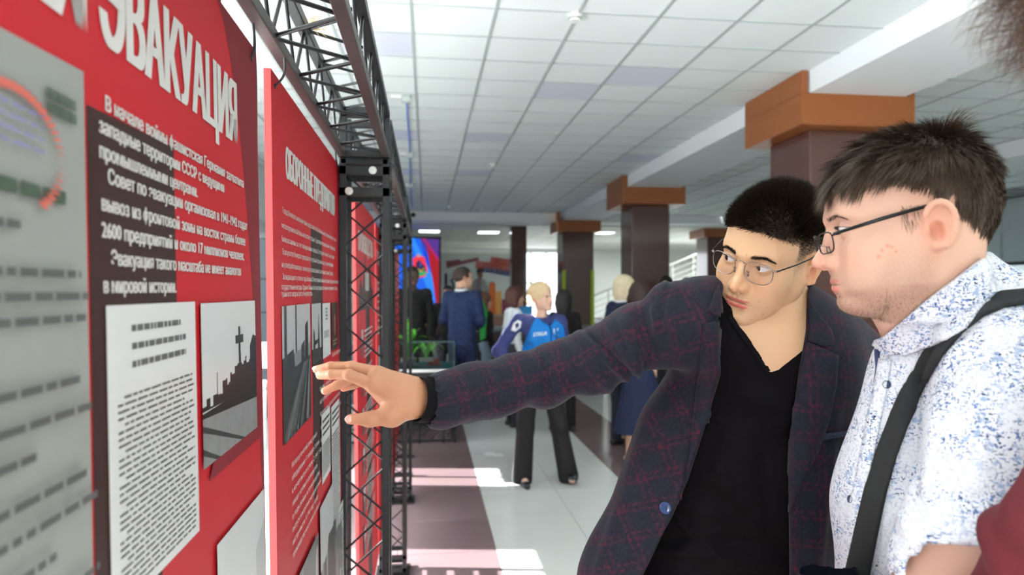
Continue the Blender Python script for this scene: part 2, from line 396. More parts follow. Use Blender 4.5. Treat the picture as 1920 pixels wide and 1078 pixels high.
for nm, lo, hi in (('front', (X0, Y0, .775), (X1-.02, Y0+.006, zt)), ('back', (X0, Y1-.01, .775), (X1-.02, Y1-.004, zt)), ('side', (X1-.026, Y0, .775), (X1-.02, Y1-.01, zt)), ('side', (X0, Y0, .775), (X0+.006, Y1-.01, zt)), ('top', (X0, Y0, zt), (X1-.02, Y1-.004, zt+.006))):
    b = MB(); b.box(lo, hi); b.build('glass_pane', M_cglass, base)
b = MB()
for (p, q) in (((X1-.024, Y0, .775), (X1-.024, Y0, zt)), ((X0, Y0, zt+.003), (X1-.022, Y0, zt+.003)), ((X1-.024, Y0, zt+.003), (X1-.024, Y1, zt+.003)), ((X1-.024, Y1, .775), (X1-.024, Y1, zt))): b.tube([p, q], .004, 4)
b.build('glass_edge', mat('green glass edge', (.10, .25, .22), .2), base)
for i, (x, y, c, rz, nm, lb) in enumerate(((-.17, 7.5, (.6, .62, .58), .2, 'booklet', 'pale booklet lying inside the display case on the left'), (.02, 7.42, (.5, .5, .62), -.25, 'booklet', 'lilac grey leaflet lying in the middle of the display case'), (-.45, 7.6, (.6, .6, .6), .1, 'booklet', 'white booklet lying at the hidden left end of the display case'))):
    b = MB(); b.box((-.09, -.11, 0), (.09, .11, .012)); o = b.build(nm, mat('paper %d' % i, c, .6)); o.location = (x, y, .7855); o.rotation_euler.z = rz; tag(o, lb, 'booklet'); 
    b = MB(); b.box((-.088, -.1085, .0122), (.088, .1085, .0128)); q_ = b.build('cover', mat('paper %d' % i, c, .6)); q_.parent = o
b = MB(); b.prism([(-.05, 0), (-.02, .02), (-.03, .09), (0, .07), (.03, .1), (.04, .03), (.06, 0)], lambda a, c, d: (a, d, c), .02); b.prism([(-.09, 0), (-.09, .04), (-.03, .05), (-.03, 0)], lambda a, c, d: (a, d-.01, c), .04)
o = b.build('red_figurine', mat('coral red enamel', (.75, .09, .05), .4)); o.location = (.1, 7.45, .7855); tag(o, 'small red sculpted figurine inside the display case', 'figurine')
# potted plant left of the case
def blade_plant(name, x, y, z0, nb, L, lb, seed, wid=.03, spread=.6):
    rnd = random.Random(seed)
    e = empty(name, (x, y, z0), lb, 'plant')
    b = MB(); b.tube([(x, y, z0), (x, y, z0+.16)], [.07, .1], 20); b.build('pot', mat('pale glazed pot', (.5, .5, .46), .3), e)
    b = MB(); b.tube([(x, y, z0+.145), (x, y, z0+.155)], .088, 16); b.build('soil', mat('soil', (.04, .03, .02), .9), e)
    mg = mat('bright green leaf', (.14, .55, .05), .4, vary=.3, vscale=15)
    for i in range(nb):
        an = rnd.uniform(0, 6.28); l = L*rnd.uniform(.6, 1); b = MB(); prev = None; sp = spread*rnd.uniform(.3, 1); w0 = wid*rnd.uniform(.7, 1.2)
        for k in range(9):
            t = k/8; r = sp*l*t**1.3; z = z0+.15+l*(t-.75*sp*t*t*t*1.5); w = w0*math.sin(math.pi*min(1, t*.85+.12))+.001
            c = Vector((x+r*math.cos(an), y+r*math.sin(an), z)); s_ = Vector((-math.sin(an), math.cos(an), 0))*w; m_ = Vector((0, 0, -.25*w))
            cur = (c-s_, c+m_, c+s_)
            if prev: b.quad(prev[0], prev[1], cur[1], cur[0]); b.quad(prev[1], prev[2], cur[2], cur[1])
            prev = cur
        o = b.build('leaf', mg, e, smooth=True, fixn=False)

# sheer curtain added over the last windows of the glazed front to block sun
M_curt = mat('sheer white curtain', (.55, .58, .6), .9)
_t = M_curt.node_tree; _tr = nd(_t, 'ShaderNodeBsdfTranslucent'); _tr.inputs[0].default_value = (.85, .88, .88, 1); _mx = nd(_t, 'ShaderNodeMixShader'); _mx.inputs[0].default_value = .12
_o = [n for n in _t.nodes if n.type == 'OUTPUT_MATERIAL'][0]; _t.links.new(_t.nodes['Principled BSDF'].outputs[0], _mx.inputs[1]); _t.links.new(_tr.outputs[0], _mx.inputs[2]); _t.links.new(_mx.outputs[0], _o.inputs[0])
b = MB(); pr = None
for i in range(121):
    y = 9.1+i*.028; x = -2.66+.02*math.sin(i*.9)
    if pr: b.quad((pr[0], pr[1], .05), (x, y, .05), (x, y, 2.75), (pr[0], pr[1], 2.75))
    pr = (x, y)
tag(b.build('curtain', M_curt, smooth=True, fixn=False), 'sheer white curtain added over the far windows of the left wall to block sun', 'curtain')
# ---------------------------------------------------------------- exhibition panels
M_red = mat('red panel print', (.47, .014, .022), .5, vary=.03, vscale=3, spec=.25)
M_redb = mat('red panel print further along', (.50, .03, .034), .36)
M_dkred = mat('dark maroon print', (.19, .012, .02), .5, spec=.25)
M_brown = mat('brown black print', (.040, .018, .016), .5, spec=.25)
M_edge = mat('coral panel edge', (.62, .06, .06), .6, spec=.25)
M_let = mat('off white lettering', (.62, .60, .57), .4)
M_doc = mat('grey white document print', (.27, .28, .26), .4)
M_docb = mat('paper print', (.60, .60, .59), .38)
M_ink = mat('black ink print', (.02, .02, .022), .4); M_inkd = mat('grey ink print', (.09, .09, .09), .4)
def greys(nm, v, n=.25, sc=40): return mat('photo '+nm, (v, v, v*1.0), .35, vary=n, vscale=sc)
G0 = greys('black', .008); G1 = greys('charcoal', .03, .6, 60); G2 = greys('dark grey', .09, .5, 50); G3 = greys('mid grey', .22, .3, 40); G4 = greys('light grey', .42, .12, 12); G5 = greys('sky', .55, .06, 8)
NX = -.268
class Panel:
    def __init__(s, y0, y1, ztop, zbot, tilt, label, x=NX, round_far=0):
        s.y0, s.y1, s.zt, s.tilt, s.x = y0, y1, ztop, tilt, x
        s.e = empty('information_board', (x, (y0+y1)/2, zbot), label, 'display board', None)
        b = MB(); pl = [(y0, zbot), (y1, zbot)]
        if round_far:
            R = round_far
            for i in range(13): a = i/12*math.pi/2; pl.append((y1-R*.45+R*.45*math.cos(a), ztop-R+R*math.sin(a)))
        else: pl.append((y1, ztop))
        pl.append((y0, ztop))
        b.prism(pl, lambda a, c, d: s.P(a, c, -d), .012)
        me = b.build('board', [M_red, M_edge, mat('white panel back', (.72, .73, .72), .6)], s.e)
        for p in me.data.polygons:
            if abs(p.normal.x) < .5: p.material_index = 1
            elif p.normal.x < 0: p.material_index = 2
        s.L = 0
    def P(s, y, z, d=0): return Vector((s.x+math.tan(s.tilt)*(s.zt-z)+d, y, z))
    def pp(s, u, v):
        r = ray(u, v); k = math.tan(s.tilt)  # x + k z = x0 + k zt
        t = (s.x+k*s.zt-k*1.6)/(r.x+k*r.z); q = EYE+r*t; return (q.y, q.z)
    def polys(s, name, items, px=True, layer=None, label=None, parent=None):
        "items (points, material); written as thin print layers"
        b = MB(); ms = []; 
        s.L += 1; base = (s.L if layer is None else layer)*.00025
        for i, (pts, m) in enumerate(items):
            if m not in ms: ms.append(m)
            b.cur = ms.index(m)
            q = [s.pp(*p) for p in pts] if px else pts
            if sum(q[i][0]*q[(i+1) % len(q)][1]-q[(i+1) % len(q)][0]*q[i][1] for i in range(len(q))) < 0: q = q[::-1]
            b.quad(*[s.P(a, c, base+i*.00002) for a, c in q])
        o = b.build(name, ms, s.e, fixn=False)
        if label: o['label'] = label
        return o
    def text(s, name, lines, m=None, off=0, label=None, bold=0):
        "lines: (string, y_left, z_base, width, height)"
        me_v, me_f = [], []
        s.L += 1; base = s.L*.00025
        for (st, y, z, w, h) in lines:
            cu = bpy.data.curves.new('t', 'FONT'); cu.body = st; cu.resolution_u = 2 if h < .04 else 4; cu.offset = off
            ob = bpy.data.objects.new('t', cu); me = ob.to_mesh()
            n = len(me.vertices); co = np.empty(n*3); me.vertices.foreach_get('co', co); co = co.reshape(-1, 3)
            x0, x1 = co[:, 0].min(), co[:, 0].max(); sx = w/(x1-x0); sy = h/.70
            for q_ in range(4 if bold else 1):
                k0 = len(me_v)
                for c in co: me_v.append(tuple(s.P(y+(c[0]-x0)*sx+bold*(q_-1.5)*.66, z+c[1]*sy, base+q_*.00006)))
                for p in me.polygons: me_f.append(tuple(k0+i for i in p.vertices))
            ob.to_mesh_clear(); bpy.data.objects.remove(ob); bpy.data.curves.remove(cu)
        me = bpy.data.meshes.new(name); me.from_pydata(me_v, [], me_f); me.materials.append(m or M_let)
        o = link(name, me); keep(o, s.e); o['kind'] = 'stuff'
        if label: o['label'] = label
        return o
    def words(s, name, y0, y1, ztop, zbot, n, m, seed, hh=.5, ragged=.2, indent=0):
        "illegibly small print: rows of word-long dashes"
        rnd = random.Random(seed); b = MB(); s.L += 1; base = s.L*.00025; dz = (ztop-zbot)/n
        for i in range(n):
            z = ztop-(i+.5)*dz; y = y0+(indent if i % 4 == 0 else 0); end = y1-(ragged*(y1-y0)*rnd.random() if rnd.random() < .4 else 0)
            while y < end:
                w = rnd.uniform(.035, .13)*(y1-y0); w = min(w, end-y)
                if w > .01*(y1-y0): b.quad(s.P(y, z-dz*hh/2, base), s.P(y+w, z-dz*hh/2, base), s.P(y+w, z+dz*hh/2, base), s.P(y, z+dz*hh/2, base))
                y += w+.018*(y1-y0)
        return b.build(name, m, s.e, fixn=False)
# ---- panel 1
p1 = Panel(.10, 1.117, 1.978, .2, math.radians(1.2), 'nearest red panel with the heading ЭВАКУАЦИЯ and a big grey document')
arc = [(p1.y1-.0, 1.84)]+[(p1.y1-.0-.21*math.sin(t)**1.0, 1.84+(.138)*(1-math.cos(t))) for t in [i*math.pi/2/12 for i in range(13)]]
arcp = [(1.117, .25), (1.117, 1.978), (.90, 1.978)]+[(.90+.213*math.sin(i/14*math.pi/2), 1.978-1.0*(1-math.cos(i/14*math.pi/2))) for i in range(1, 15)]
p1.polys('dark_arc', [(arcp, M_dkred)], px=False)
p1.polys('dark_band', [([(.567, 1.745), (.752, 1.75), (.752, 1.55), (.70, 1.55), (.70, .22), (.567, .22)], M_brown)], px=False)
p1.polys('document', [([(.11, 1.745), (.563, 1.769), (.563, .35), (.11, .35)], M_doc)], px=False, label='large grey scanned document with stamps')
p1.text('title_lettering', [('ВЕЛИКАЯ', .16, 1.800, .405, .090), ('ЭВАКУАЦИЯ', .594, 1.804, .400, .083)], bold=.0042)
T1 = ['В начале войны фашистская Германия захватила', 'западные территории СССР с ведущими', 'промышленными центрами.', 'Совет по эвакуации организовал в 1941-1942 годах', 'вывоз из фронтовой зоны на восток страны более', '2600 предприятий и около 17 миллионов человек.', 'Эвакуация такого масштаба не имеет аналогов', 'в мировой истории.']
px1 = [(195, 198, 455, 352), (183, 238, 418, 352), (184, 286, 368, 362), (200, 335, 462, 430), (188, 385, 458, 457), (188, 435, 456, 488), (206, 488, 450, 516), (192, 540, 328, 545)]
ls = []
for st, (ua, va, ub, vb) in zip(T1, px1):
    a = p1.pp(ua, va); c = p1.pp(ub, vb); ls.append((st, a[0], a[1]-.004, c[0]-a[0], .0125))
p1.text('body_text', ls, off=.004, bold=.0006)
# letter document 2
def docq(p, pxs, seed, n, name='document', head=3):
    (uL, vTL, vBL, uR, vTR, vBR) = pxs; a = p.pp(uL, vTL); b_ = p.pp(uL+ (vBL-vTL)*0.0, vBL); c = p.pp(uR, vTR); d = p.pp(uR, vBR)
    zt, zb = (a[1]+c[1])/2, (b_[1]+d[1])/2; y0, y1 = a[0], c[0]
    p.polys(name, [([(y0, zb), (y1, zb), (y1, zt), (y0, zt)], M_docb)], px=False)
    w = y1-y0; h = zt-zb
    p.words('document_print', y0+.22*w, y1-.15*w, zt-.05*h, zt-.05*h-.016*head, head, M_inkd, seed, .36)
    p.words('document_print', y0+.08*w, y1-.05*w, zt-.11*h-.016*head, zb+.03*h, n, M_inkd, seed+1, .34, indent=.06*w)
docq(p1, (195, 571, 1078, 363, 567, 1078), 3, 30)
a = p1.pp(363, 567)[0]
p1.polys('document', [([(.612, .75), (.836, .75), (.836, 1.25), (.612, 1.25)], M_docb)], px=False)
p1.words('document_print', .63, .825, 1.25, .8, 42, M_ink, 15, .42)
# photos of panel 1 (local y,z)
def quadp(y0, y1, z0, z1): return [(y0, z0), (y1, z0), (y1, z1), (y0, z1)]
A, B = p1.pp(371, 567), p1.pp(474, 565); y0, y1 = A[0], B[0]; zt = (A[1]+B[1])/2; zb = 1.395; W, Hh = y1-y0, zt-zb
def L(a, c): return (y0+a*W, zb+c*Hh)
r_ = random.Random(5); sky = [L(0, .34)]
xs = 0
while xs < 1:
    h = .36+.28*xs+r_.uniform(-.04, .04); wv = r_.uniform(.02, .07); sky += [L(xs, h), L(min(1, xs+wv), h)]
    if r_.random() < .14: hh = h+r_.uniform(.08, .2); sky += [L(xs+wv, hh), L(min(1, xs+wv+.012), hh)]; xs += .012
    xs += wv
sky += [L(1, .34)]
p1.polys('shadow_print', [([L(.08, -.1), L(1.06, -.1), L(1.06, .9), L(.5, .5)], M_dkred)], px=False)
p1.polys('printed_photo', [([L(0, 0), L(1, 0), L(1, 1), L(0, 1)], G5), (sky, G0), ([L(0, .2), L(1, .22), L(1, .36), L(0, .33)], G0), ([L(0, 0), L(1, 0), L(1, .24), L(0, .3)], G3), ([L(0, .22), L(.65, 0), L(.72, 0), L(0, .26)], G1), ([L(0, .08), L(.2, 0), L(.26, 0), L(0, .12)], G1), ([L(.62, .42), L(.66, .42), L(.66, .82), L(.62, .82)], G0), ([L(.56, .7), L(.72, .7), L(.72, .76), L(.56, .76)], G0), ([L(.86, .36), L(1, .36), L(1, .72), L(.93, .74), L(.86, .66)], G0)], px=False, label='black and white photo of a wartime plant and railway')
p1.polys('printed_photo', [([(.862, .8), (1.10, .8), (1.10, 1.293), (.862, 1.293)], G5), ([(1.045, 1.0), (1.10, 1.0), (1.10, 1.25), (1.045, 1.22)], G4), ([(1.05, 1.0), (1.10, 1.0), (1.10, 1.09), (1.05, 1.07)], G2)], px=False)
# scanned form with stamp on the grey document
M_gr = mat('green black stencil', (.06, .09, .06), .4); M_vi = mat('violet stamp ink', (.22, .2, .42), .4); M_rd = mat('red stamp ink', (.55, .12, .09), .4)
p1.words('document_print', .505, .545, 1.742, 1.722, 2, M_gr, 8, .8, 0)
p1.words('document_print', .30, .53, 1.672, 1.660, 1, M_gr, 9, .8, 0)
p1.words('stamp_ink', .30, .50, 1.722, 1.690, 4, M_vi, 10, .22, 0)
st = [( .425+.05*0, 0)]
b_ = []
for i in range(26):
    t = math.radians(125-i*7.2); b_.append(([(.46+.075*math.cos(t)*.8, 1.69+.042*math.sin(t)), (.46+.075*math.cos(t)*.8+.008, 1.69+.042*math.sin(t)), (.46+.066*math.cos(t)*.8+.008, 1.69+.036*math.sin(t)), (.46+.066*math.cos(t)*.8, 1.69+.036*math.sin(t))], M_rd))
p1.polys('stamp_ink', b_, px=False)
rr = random.Random(3)
for (z, ya, yb) in ((1.642, .30, .47), (1.612, .30, .545), (1.596, .30, .555), (1.58, .30, .55), (1.535, .3, .54), (1.513, .3, .555), (1.492, .3, .48), (1.465, .3, .55), (1.445, .3, .56), (1.42, .3, .50), (1.39, .3, .56)):
    p1.words('document_print', ya, yb, z+.0045, z-.0045, 1, M_inkd, int(z*1000), .6, 0)
# ---- panel 2
p2 = Panel(1.222, 2.2, 1.985, .2, math.radians(.8), 'red panel with the heading ОБОРОННЫЕ ПРЕДПРИЯТИЯ that the reaching hand points at')
p2.polys('dark_band', [([(1.612, 1.744), (1.78, 1.744), (1.78, 1.2), (1.612, 1.1)], M_brown)], px=False)
arc2 = [(2.2, .25), (2.2, 1.985), (2.12, 1.985)]+[(2.12+.078*math.sin(i/10*math.pi/2), 1.985-1.0*(1-math.cos(i/10*math.pi/2))) for i in range(1, 11)]
p2.polys('dark_arc', [(arc2, M_dkred)], px=False)
a = p2.pp(536, 338); c = p2.pp(627, 408)
p2.text('title_lettering', [('ОБОРОННЫЕ ПРЕДПРИЯТИЯ', a[0], 1.815, c[0]-a[0], .058)], bold=.005)
T2 = ['Город Кемерово накануне войны представлял собой важный индустриальный центр угольно-', 'металлургической базы на востоке страны. К десяткам эвакуированных предприятий', 'были расширены за счет эвакуированных заводов. За это время освоено 7 новых видов', 'В результате Кемерово превратился в крупный оборонный центр, ориентированный', 'на углеобрабатывающую, химическую промышленность и машиностроение Кузбасса', 'За выдающиеся успехи в годы Великой Отечественной войны награждены трудовые коллективы', 'государственные награды. Орденом Ленина было награждено население коксохимического завода,', 'тушинского завода и треста Кемеровоуголь.']
px2 = [(528.7, 388, 630, 455), (527, 416, 628, 472), (527, 440, 626, 488), (529, 466, 624, 502), (527, 490, 624, 518), (529, 515, 634, 532), (527, 537, 632, 542), (527, 552, 585, 551)]
ls = []
for st_, (ua, va, ub, vb) in zip(T2, px2):
    a = p2.pp(ua, va); c = p2.pp(ub, vb); ls.append((st_, a[0], (a[1]+c[1])/2-.004, c[0]-a[0], .0105))
p2.text('body_text', ls, off=.004)
def frame(p, pa, pb, zb):
    a = p.pp(*pa); c = p.pp(*pb); y0, y1 = a[0], c[0]; zt = (a[1]+c[1])/2
    return y0, y1, zt, zb
y0, y1, zt, zb = frame(p2, (527, 573), (580, 570), 1.318); W, Hh = y1-y0, zt-zb
r_ = random.Random(12)
it = [(quadp(y0, y1, zb, zt), G4), ([L(.06, .45), L(.14, .45), L(.14, 1), L(.06, 1)], G1), ([L(.42, .55), L(.47, .55), L(.47, 1), L(.42, 1)], G1), ([L(0, .6), L(1, .66), L(1, .52), L(0, .5)], G3), ([L(.78, .5), L(.9, .5), L(.9, .86), L(.78, .82)], G0), ([L(0, .62), L(.35, .66), L(.4, .5), L(0, .48)], G1), ([L(.62, .5), L(.76, .5), L(.76, .7), L(.62, .66)], G1), ([L(0, 0), L(1, 0), L(1, .55), L(.5, .52), L(0, .5)], G1)]
for i in range(16):
    x = r_.uniform(0, .85); w_ = r_.uniform(.02, .09); it.append(([L(x, r_.uniform(0, .1)), L(x+w_, 0), L(min(1, x*.3+.72), .5), L(min(1, x*.3+.70), .52)], r_.choice([G2, G3, G2, G0])))
p2.polys('printed_photo', it, px=False, label='tall black and white photo of a factory railway yard')
y0, y1, zt, zb = frame(p2, (583, 570), (600.5, 568), 1.43); W, Hh = y1-y0, zt-zb
p2.polys('printed_photo', [(quadp(y0, y1, zb, zt), G4), ([L(.1, 0), L(.35, 0), L(.3, .5), L(.15, .6)], G1), ([L(.55, 0), L(.85, 0), L(.75, .8), L(.7, .8)], G0), ([L(0, 0), L(1, 0), L(1, .22), L(0, .25)], G1), ([L(.3, .3), L(.8, .34), L(.8, .4), L(.3, .38)], G0)], px=False)
y0, y1, zt, zb = frame(p2, (603, 568.5), (617.5, 568), 1.428); p2.polys('document', [(quadp(y0, y1, zb, zt), M_docb)], px=False); p2.words('document_print', y0+.02, y1-.02, zt-.07, zb+.05, 9, M_ink, 51, .4); p2.words('document_print', y0+.05, y1-.05, zt-.01, zt-.045, 4, G3, 52, .6)
y0, y1, zt, zb = frame(p2, (619.5, 567.5), (631.5, 567), 1.434); W, Hh = y1-y0, zt-zb
p2.polys('printed_photo', [(quadp(y0, y1, zb, zt), M_brown), ([L(.4, .35), L(.6, .3), L(.62, .7), L(.5, .76), L(.38, .7)], mat('crimson emblem', (.3, .03, .03), .4))], px=False)
p2.words('caption_text', y0+.02, y1-.02, 1.465, 1.445, 2, mat('gold print', (.3, .2, .08), .4), 53, .5)
# text block beside the hand
T3 = ['Сегодня предприятие', 'В 1941 году в Кемерово', 'были эвакуированы заводы', 'изготовлявшие боеприпасы', 'Коллектив завода выпускал', 'заводы 702 и 392 год начали производство', 'продукции']
ls = []
for i, t_ in enumerate(T3): ls.append((t_, 1.70 if i else 1.93, 1.418-.031*i, (.40, .36, .42, .40, .38, .45, .1)[i], .011))
ls[0] = (T3[0], 1.92, 1.418, .17, .011)
p2.text('body_text', ls, off=.004)
T4 = ['Металлургический завод принял', 'оборудование 17 заводов страны', 'и начал выпуск стали. С 1941 г. на', 'заводах комбината развернулось', 'в годы войны и производство', 'выпуск контрольно-измерительных', 'инструментов. К 1943 году завод', 'производство коксохима Кузбасса']
ls = []
for i, t_ in enumerate(T4):
    a = p2.pp(533.5-1.5*(i % 2), 868+i*11.0)
    ls.append((t_, 1.345, 1.262-.0245*i, .30+.03*(i % 3), .0105))
p2.text('body_text', ls, off=.004)
for (pa, pb, zb, n, sd) in (((600, 777), (616, 762), 1.125, 16, 61), ((618, 762), (633, 748), .905, 30, 62), ((632, 960), (640, 930), .70, 12, 63)):
    y0, y1, zt, _ = frame(p2, pa, pb, zb); y1 = min(y1, 2.185); p2.polys('document', [(quadp(y0, y1, zb, zt), M_docb)], px=False)
    p2.words('document_print', y0+.03*(y1-y0)+.01, y1-.01, zt-.012, zt-.06, 3, M_ink, sd, .4); p2.words('document_print', y0+.01, y1-.008, zt-.075, zb+.015, n, M_ink, sd+9, .42)
y0, y1, zt, zb = 1.66, 1.88, 1.085, .80; W, Hh = y1-y0, zt-zb
p2.polys('printed_photo', [(quadp(y0, y1, zb, zt), G4), ([L(0, 0), L(1, 0), L(1, .6), L(.6, .62), L(.5, .5), L(0, .46)], G1), ([L(.1, .2), L(.2, .2), L(.2, .5), L(.1, .5)], G3), ([L(.45, .2), L(.5, .2), L(.5, .7), L(.45, .7)], G4), ([L(1, .1), L(1.25, .1), L(1.25, .6), L(1, .62)], G1)], px=False)
y0, y1, zt, zb = 1.345, 1.63, 1.04, .70; W, Hh = y1-y0, zt-zb
it = [(quadp(y0, y1, zb, zt), G2)]
for i in range(14): x = r_.uniform(0, .9); z_ = r_.uniform(0, .8); it.append(([L(x, z_), L(x+.08, z_), L(x+.1, z_+.2), L(x+.03, z_+.18)], r_.choice([G1, G3, G4, G3])))
p2.polys('printed_photo', it, px=False, label='grainy grey photo at the bottom of the panel')
y0, y1, zt, zb = 1.9, 2.06, .93, .62; W, Hh = y1-y0, zt-zb
p2.polys('printed_photo', [(quadp(y0, y1, zb, zt), G2), ([L(.2, 0), L(.3, 0), L(.3, .8), L(.2, .8)], G3), ([L(.6, 0), L(.7, 0), L(.72, .6), L(.62, .6)], G4)], px=False)
# ---- panels 3, 4, 5
p3 = Panel(2.62, 3.6, 1.965, .22, math.radians(.7), 'third red panel along the truss, seen between the post chords', round_far=.16)
p3.polys('dark_band', [(quadp(3.02, 3.22, .3, 1.58), M_brown)], px=False)
p3.text('title_lettering', [('ПРОИЗВОДСТВО', 2.72, 1.76, .72, .075)], bold=.0042)
p3.polys('printed_photo', [([(2.72, 1.52), (3.42, 1.52), (3.42, 1.60), (3.3, 1.62), (3.25, 1.74), (3.1, 1.62), (3.0, 1.76), (2.9, 1.6), (2.8, 1.66), (2.72, 1.58)], M_brown), (quadp(3.0, 3.2, 1.60, 1.68), M_doc)], px=False)
for i, z in enumerate((1.44, 1.28, 1.12, .96, .80, .64)):
    p3.polys('printed_photo', [(quadp(2.8, 2.88, z-.11, z), G2), (quadp(2.8, 2.88, z-.05, z), G4)], px=False)
    p3.words('body_text', 2.93, 3.36, z, z-.13, 6, M_let, 70+i, .35)
p4 = Panel(3.63, 4.63, 1.955, .22, math.radians(.7), 'fourth red panel, a narrow strip behind the third panel', round_far=.16)
p4.text('title_lettering', [('ПОБЕДА', 3.75, 1.74, .6, .075)], bold=.0042); p4.words('body_text', 3.75, 4.5, 1.66, 1.35, 9, M_let, 90, .35); p4.polys('printed_photo', [(quadp(3.75, 4.1, .9, 1.3), G4), (quadp(4.15, 4.5, .9, 1.3), G2)], px=False)
p5 = Panel(4.72, 5.72, 1.955, .22, math.radians(.7), 'fifth red panel, the farthest one beside the last truss post')
p5.words('body_text', 4.78, 5.1, 1.7, .6, 26, M_let, 95, .3)
p6 = Panel(5.80, 6.75, 1.955, .22, math.radians(.0), 'sixth red panel, added beyond the last truss post to shade the floor')  # free standing board added to cut the sun band on the floor
for y_ in (5.95, 6.6): b = MB(); b.box((-.31, y_, 0), (-.281, y_+.04, 1.5)); b.box((-.45, y_, 0), (-.12, y_+.04, .03)); b.build('stand_leg', M_steel, p6.e)
# hanging cords
M_cord = mat('black cord', (.015, .015, .02), .6)
def cord(pts, lb, r=.0022):
    b = MB(); P_ = [Vector(p) for p in pts]; out = []
    for i in range(len(P_)-1):
        for k in range(6):
            t = k/6; p0 = P_[max(i-1, 0)]; p1_ = P_[i]; p2_ = P_[i+1]; p3_ = P_[min(i+2, len(P_)-1)]
            out.append(.5*((2*p1_)+(-p0+p2_)*t+(2*p0-5*p1_+4*p2_-p3_)*t*t+(-p0+3*p1_-3*p2_+p3_)*t**3))
    out.append(P_[-1]); b.tube(out, r, 6); return tag(b.build('hanging_cord', M_cord, smooth=True), lb, 'cord')
def holes(p, y):
    b = MB(); q = p.P(y, p.zt-.022, .001); b.tube([q-Vector((.001, 0, 0)), q+Vector((.0012, 0, 0))], .0045, 10); b.build('cord_hole', M_ink, p.e)
for p_ in (p1, p2, p3, p4): holes(p_, p_.y1-.03); holes(p_, p_.y0+.03)
cord([(-.262, 1.05, 2.03), (-.258, 1.06, 2.0), (-.262, 1.085, 1.972), (-.268, 1.09, 1.958)], 'black cord tying the far corner of the nearest panel to the truss')
cord([(-.255, 1.17, 2.03), (-.243, 1.20, 2.01), (-.248, 1.235, 1.98), (-.267, 1.25, 1.962)], 'looped black cord at the near corner of the second panel')
cord([(-.285, .98, 2.05), (-.284, .985, 1.98), (-.284, .99, 1.90)], 'black cord dropping behind the nearest panel')
cord([(-.29, 1.2, 2.03), (-.288, 1.205, 1.95), (-.286, 1.2, 1.8), (-.286, 1.2, 1.5), (-.288, 1.19, 1.1)], 'thin black cord hanging along the near edge of the second panel', .0015)
cord([(-.262, 2.0, 2.02), (-.264, 2.06, 1.98), (-.262, 2.1, 1.97), (-.266, 2.17, 1.963)], 'black cord at the far corner of the second panel')
# things seen in the slit between the two nearest panels
e = empty('stacked_chair', at_x(497, 530, -2.2)*Vector((1, 1, 0)) if False else (-2.25, 9.6, 0), 'grey upholstered chair back seen in the slit between the two nearest panels', 'chair')
M_gch = mat('blue grey upholstery', (.16, .2, .23), .8)
b = MB(); b.prism([(-.25, .9), (-.25, 1.95), (-.12, 2.32), (.12, 2.32), (.25, 1.95), (.25, .9)], lambda a, c, d: (a-2.25, 9.6+d, c), .1); bevel(b.build('backrest', M_gch, e), .03)
for z in (1.3, 1.75): b = MB(); b.box((-2.48, 9.59, z), (-2.02, 9.6, z+.015)); b.build('seam', M_ink, e)
b = MB(); b.box((-2.5, 9.1, .45), (-2.0, 9.65, .55)); bevel(b.build('seat', M_gch, e), .03)
for sx in (-.22, .22):
    for y in (9.13, 9.6): b = MB(); b.tube([(-2.25+sx, y, 0), (-2.25+sx, y, .92 if y > 9.5 else .45)], .015, 8); b.build('leg', M_steel, e)
